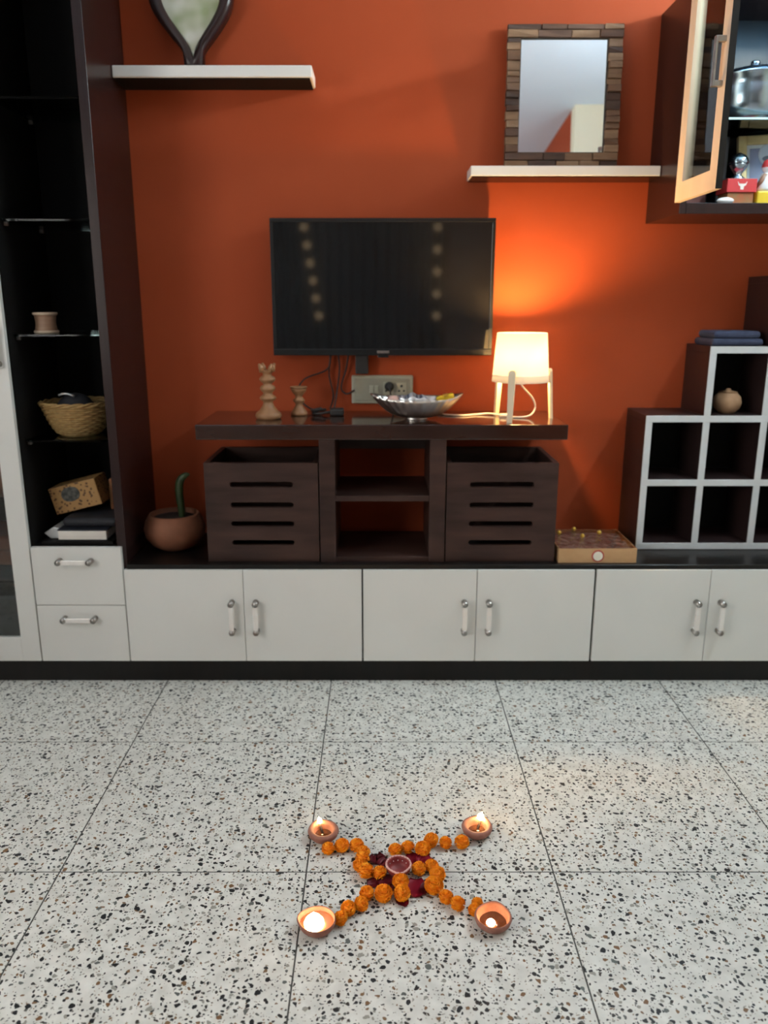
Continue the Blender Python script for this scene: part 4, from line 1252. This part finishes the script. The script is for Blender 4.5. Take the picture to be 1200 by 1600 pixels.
part('base', G().box(1.245, 1.325, 2.83, 2.90, ZB + 0.0005, ZB + 0.045, bev=0.004), M['yellow'], fgz)
part('body', G().lathe([(0.0, 0.045), (0.034, 0.045), (0.036, 0.055), (0.026, 0.075), (0.022, 0.095), (0.016, 0.105), (0.0, 0.107)], (1.285, 2.865, ZB), 24), M['white_porcelain'], fgz)
part('arm', G().tube([(1.252, 2.86, ZB + 0.055), (1.262, 2.855, ZB + 0.075), (1.278, 2.855, ZB + 0.098)], [0.006, 0.009, 0.010], 10), M['brown_glaze'], fgz)
part('head', G().sphere((1.285, 2.865, ZB + 0.122), 0.018, seg=16, rings=10), M['white_porcelain'], fgz)
part('cap', G().lathe([(0.0185, 0.122), (0.019, 0.128), (0.014, 0.142), (0.0, 0.150)], (1.285, 2.865, ZB), 20), M['red_box'], fgz)
tag(part('white_spoon', G().sphere((1.128, 2.80, ZB + 0.011), 0.011, 2.6, 1.3, 1.0, 16, 10), M['white_porcelain'], None, (1.128, 2.80, ZB)), 'small white rounded porcelain piece on the cabinet floor by the door', 'ornament')
tag(part('maroon_carton', G().box(1.030, 1.120, 2.95, 3.06, ZB + 0.0005, ZB + 0.135, bev=0.002), M['brown_box'], None, (1.07, 3.0, ZB)), 'dim maroon carton in the cabinet corner behind the glass door', 'carton')
tag(part('dark_book', G().box(1.170, 1.200, 2.99, 3.075, ZB + 0.0005, ZB + 0.24, bev=0.002), M['book_dark'], None, (1.185, 3.03, ZB)), 'dark upright book left of the gold photo frame', 'book')

vs_ = thing('steel_pot', (1.235, 2.93, GZ), 'large shiny steel cooking pot on the glass shelf of the wall cabinet', 'pot')
part('body', G().lathe([(0.0, 0.0), (0.10, 0.0), (0.128, 0.014), (0.142, 0.050), (0.143, 0.100), (0.138, 0.128), (0.152, 0.136), (0.152, 0.141), (0.134, 0.139), (0.132, 0.10), (0.12, 0.02), (0.0, 0.008)], (1.235, 2.93, GZ), 48), M['steel'], vs_)
part('lid', G().lathe([(0.148, 0.1415), (0.14, 0.150), (0.09, 0.166), (0.03, 0.174), (0.0, 0.175)], (1.235, 2.93, GZ), 48), M['steel'], vs_)
part('lid_knob', G().lathe([(0.0, 0.174), (0.008, 0.174), (0.008, 0.182), (0.016, 0.188), (0.014, 0.197), (0.0, 0.200)], (1.235, 2.93, GZ), 20), M['steel'], vs_)
sp_ = thing('steel_plate', (1.49, 3.03, GZ), 'round steel plate standing upright at the back of the wall cabinet', 'plate')
pg = G().lathe([(0.0, 0.0), (0.10, 0.0), (0.125, 0.012), (0.130, 0.013), (0.126, 0.008), (0.10, -0.004), (0.0, -0.004)], (0, 0, 0), 48)
bmesh.ops.rotate(pg.bm, cent=(0, 0, 0), matrix=Matrix.Rotation(R(80), 3, 'X'), verts=pg.bm.verts)
bmesh.ops.translate(pg.bm, vec=(1.49, 3.045, GZ + 0.129), verts=pg.bm.verts)
part('dish', pg, M['steel'], sp_)

# ------------------------------------------------------------------ the flowers and lamps on the floor
def marigold_mesh(seed, r):
    rn = random.Random(seed)
    b = bmesh.new()
    core = bmesh.ops.create_icosphere(b, subdivisions=2, radius=r * 0.74)
    for v in core['verts']:
        v.co.z *= 0.86
    rings = [(-58, 10), (-38, 15), (-20, 18), (-2, 20), (15, 20), (31, 18), (46, 15), (61, 11), (76, 6)]
    for el, n in rings:
        for k in range(n):
            az = 2 * math.pi * (k + rn.random() * 0.6) / n
            e = R(el + rn.uniform(-7, 7))
            d = Vector((math.cos(e) * math.cos(az), math.cos(e) * math.sin(az), math.sin(e) * 0.88))
            s = Vector((-math.sin(az), math.cos(az), 0))
            up = d.cross(s)
            tilt = rn.uniform(-0.5, 0.5)
            side = (s * math.cos(tilt) + up * math.sin(tilt))
            L = r * rn.uniform(0.93, 1.06)
            w = r * rn.uniform(0.20, 0.28)
            lift = up * r * rn.uniform(-0.02, 0.16)
            p0 = d * (r * 0.60)
            p1 = d * (r * 0.86)
            p2 = d * L + lift
            vs = [b.verts.new(p0 - side * w * 0.35), b.verts.new(p0 + side * w * 0.35),
                  b.verts.new(p1 - side * w * 0.9), b.verts.new(p1 + side * w * 0.9),
                  b.verts.new(p2 - side * w), b.verts.new(p2 - side * w * 0.25 - d * r * 0.05), b.verts.new(p2 + side * w * 0.35 + d * r * 0.015), b.verts.new(p2 + side * w * 0.95 - d * r * 0.04)]
            b.faces.new((vs[0], vs[1], vs[3], vs[2]))
            b.faces.new((vs[2], vs[3], vs[7], vs[6], vs[5], vs[4]))
    me = bpy.data.meshes.new('marigold')
    b.to_mesh(me)
    b.free()
    me.materials.append(M['petal_orange'])
    return me


MR = 0.0172
flower_meshes = [marigold_mesh(s, MR) for s in (1, 2, 3, 4)]
arms = {
    'back left': [(-0.131, 1.739, 1.0), (-0.097, 1.748, 1.1), (-0.060, 1.749, 1.1), (-0.043, 1.724, 1.0), (-0.045, 1.700, 1.05), (-0.052, 1.678, 0.95), (-0.035, 1.652, 1.2), (-0.002, 1.650, 1.0)],
    'front left': [(-0.089, 1.503, 0.95), (-0.073, 1.532, 1.02), (-0.044, 1.546, 1.0), (-0.032, 1.581, 1.0), (0.007, 1.576, 1.22), (0.050, 1.579, 1.15), (0.047, 1.618, 1.15)],
    'back right': [(0.206, 1.761, 1.12), (0.165, 1.761, 1.0), (0.129, 1.769, 1.1), (0.106, 1.735, 1.15), (0.069, 1.742, 1.05), (0.037, 1.732, 1.05)],
    'front right': [(0.212, 1.530, 0.85), (0.221, 1.553, 0.8), (0.176, 1.546, 1.05), (0.151, 1.568, 1.02), (0.125, 1.601, 1.3), (0.136, 1.641, 1.15), (0.124, 1.674, 1.0), (0.093, 1.664, 1.05)],
}
ordinal = ['first', 'second', 'third', 'fourth', 'fifth', 'sixth', 'seventh', 'eighth']
rn = random.Random(3)
for arm, spots in arms.items():
    for k, (x, y, s) in enumerate(spots):
        o = bpy.data.objects.new('marigold', flower_meshes[rn.randrange(4)])
        COL.objects.link(o)
        o.location = (x, y, MR * 0.86 * s + 0.0003)
        o.scale = (s, s, s)
        o.rotation_euler = (rn.uniform(-0.5, 0.15), rn.uniform(-0.3, 0.3), rn.uniform(0, 6.28))
        tag(o, 'orange marigold head, %s in the row from the %s clay lamp to the centre' % (ordinal[k], arm), 'flower', 'marigold heads laid in four curved arms')
        if arm == 'front left' and k == 1:
            g = G()
            g.lathe([(0.0, -0.020), (0.005, -0.019), (0.010, -0.012), (0.0125, -0.004), (0.0, -0.004)], (0, 0, 0), 12)
            ca = part('calyx', g, M['green'])
            ca.parent = o
            ca.rotation_euler = (R(70), 0, -o.rotation_euler.z)

# red rose petals under and between the marigolds
def petal(name, x, y, z, rot, ln, wd, m, label, frill=0.0, tilt=0.0, cup=0.006):
    rl = random.Random(int(1000 * (x + 3 * y)))
    ph = rl.uniform(0, 6)

    def fn(u, v):
        w = wd * (math.sin(math.pi * (0.12 + 0.80 * u)) ** 0.55)
        s = (v - 0.5) * w
        l = (u - 0.5) * ln
        h = cup * (abs(v - 0.5) * 2) ** 2 + 0.35 * cup * (2 * u - 1) ** 2 + frill * math.sin(v * 22 + ph) * u + tilt * u
        if frill:
            l += 0.4 * frill * math.sin(v * 31 + ph) * (u > 0.8)
        return (x + l * math.cos(rot) - s * math.sin(rot), y + l * math.sin(rot) + s * math.cos(rot), z + 0.0012 + max(0, h))
    g = G().grid(fn, 10, 12, 0.0007)
    return tag(part(name, g, m, None, (x, y, z)), label, 'petal', 'red rose petals round the centre lamp')


petal('rose_petal', -0.010, 1.712, 0.0, R(100), 0.036, 0.040, M['petal_red'], 'dark red frilled petal behind the centre lamp on its left', 0.003)
petal('rose_petal', 0.008, 1.698, 0.0035, R(60), 0.034, 0.034, M['petal_red'], 'dark red petal tucked against the left back rim of the centre lamp', 0.003)
petal('rose_petal', -0.012, 1.626, 0.0, R(190), 0.040, 0.034, M['petal_red'], 'dark red petal left of the centre lamp between two marigold rows', 0.001)
petal('rose_petal', 0.016, 1.632, 0.003, R(20), 0.044, 0.036, M['petal_red'], 'dark red petal in front of the centre lamp on its left', 0.001)
petal('rose_petal', 0.016, 1.604, 0.0, R(270), 0.034, 0.034, M['petal_red'], 'dark red petal peeping below the large front left marigold', 0.001)
petal('rose_petal', 0.082, 1.716, 0.0, R(80), 0.044, 0.040, M['petal_crimson'], 'red petal behind the centre lamp on its right', 0.001)
petal('rose_petal', 0.108, 1.708, 0.003, R(30), 0.038, 0.036, M['petal_crimson'], 'red petal under the back right marigold row', 0.001)
petal('rose_petal', 0.084, 1.613, 0.0, R(268), 0.062, 0.046, M['petal_crimson'], 'smooth crimson petal in front of the centre lamp on its right', 0.0, cup=0.004)
petal('rose_petal', 0.108, 1.606, 0.0035, R(250), 0.040, 0.030, M['petal_red'], 'dark red petal beside the large front right marigold', 0.001)
petal('rose_petal', 0.050, 1.566, 0.0, R(300), 0.034, 0.030, M['petal_red'], 'dark red petal tip below the front centre marigold', 0.001)


# clay lamps
def diya(loc, label, cat='oil lamp', spout=90, rim_r=0.040, m_out=None, lip=0.80):
    t = thing('clay_lamp', loc, label, cat)
    sp_a = R(spout)

    def rf(a, z, r):
        d = math.cos(a - sp_a)
        lift = max(0.0, d) ** 10
        return 1 + 0.14 * lift * min(1, z / 0.02)
    prof = [(0.0, 0.0), (rim_r * 0.48, 0.0), (rim_r * 0.72, 0.006), (rim_r * 0.92, 0.015), (rim_r * 1.0, 0.025), (rim_r * 0.97, 0.029), (rim_r * (0.55 + 0.45 * lip), 0.0305), (rim_r * (0.13 + 0.87 * lip), 0.028), (rim_r * lip, 0.024), (rim_r * (lip - 0.04), 0.015), (rim_r * (lip - 0.22), 0.008), (0.0, 0.006)]
    part('bowl', G().lathe(prof, loc, 48, rfun=rf), m_out or M['clay'], t)
    return t, rf


def flame_mesh(c, h, r, lean=(0, 0)):
    g = G()
    n = 9
    pts, rad = [], []
    for k in range(n + 1):
        u = k / n
        pts.append((c[0] + lean[0] * u * u, c[1] + lean[1] * u * u, c[2] + h * u))
        rad.append(max(0.0004, r * (math.sin(math.pi * min(1, (u * 0.93 + 0.07)) ** 0.62))))
    g.tube(pts, rad, 12)
    return g


def lit(t, loc, wick_to, flame_h, flame_r, oil=M['oil'], oz=0.014, rim_r=0.040, fm=None, lean=(0, 0), lip=0.80):
    x, y, z = loc
    part('oil', G().lathe([(0.0, oz), (rim_r * (lip - 0.03), oz), (rim_r * (lip - 0.06), oz - 0.001), (0.0, oz - 0.001)], loc, 32), oil, t)
    w = wick_to
    part('wick', G().tube([(x + w[0] * 0.2, y + w[1] * 0.2, z + oz - 0.001), (x + w[0] * 0.7, y + w[1] * 0.7, z + oz + 0.006), (x + w[0], y + w[1], z + w[2])], [0.0035, 0.0035, 0.0022], 8), M['wick'], t)
    part('flame', flame_mesh((x + w[0], y + w[1], z + w[2] - 0.002), flame_h, flame_r, lean), fm or M['flame'], t)


L1 = (-0.147, 1.796, 0.0)
t, _ = diya(L1, 'lit clay lamp at the back left of the flower pattern', spout=115, lip=0.60)
lit(t, L1, (-0.011, 0.026, 0.031), 0.018, 0.0065, lean=(-0.003, 0), lip=0.60)
L2 = (0.250, 1.812, 0.0)
t, _ = diya(L2, 'lit clay lamp with a bright flame at the back right of the flower pattern', spout=65, lip=0.62)
lit(t, L2, (0.012, 0.025, 0.031), 0.022, 0.0095, lean=(0.004, 0), lip=0.62)
L3 = (-0.139, 1.484, 0.0)
t, _ = diya(L3, 'glowing clay lamp filled by its flame at the front left of the flower pattern', spout=165, rim_r=0.041, lip=0.90)
lit(t, L3, (-0.006, -0.009, 0.017), 0.040, 0.0225, oil=M['wax'], oz=0.020, rim_r=0.041, fm=M['flame_low'], lean=(-0.001, 0), lip=0.90)
L4 = (0.249, 1.495, 0.0)
t, _ = diya(L4, 'lit clay lamp with a small round flame at the front right of the flower pattern', spout=75, rim_r=0.0415, lip=0.84)
lit(t, L4, (-0.006, -0.009, 0.015), 0.016, 0.0100, oz=0.012, rim_r=0.0415, lip=0.84)
L5 = (0.0435, 1.664, 0.0)
t, _ = diya(L5, 'small unlit painted red clay lamp with a pale rim at the pattern centre', spout=-85, rim_r=0.031, m_out=M['clay_red'])
b = G()
rimpts = []
for k in range(64):
    a = 2 * math.pi * k / 64
    rr = 0.0293 * (1 + 0.15 * max(0, math.cos(a - R(-85))) ** 10)
    rimpts.append((L5[0] + rr * math.cos(a), L5[1] + rr * math.sin(a), 0.0285 + 0.0006 * math.sin(a * 22)))
b.tube(rimpts, 0.0026, 7, closed=True)
o = part('painted_rim', b, M['clay_pink'], t)
o['label'] = 'pale pink painted rim'
for k, a_deg in enumerate((35, 65, 92, 120, 150, 270, 255, 285)):
    a = R(a_deg)
    rr = 0.0235
    part('paint_dot', G().sphere((L5[0] + rr * math.cos(a), L5[1] + rr * math.sin(a), 0.0205), 0.0015, seg=8, rings=5), M['dot_white'], t)
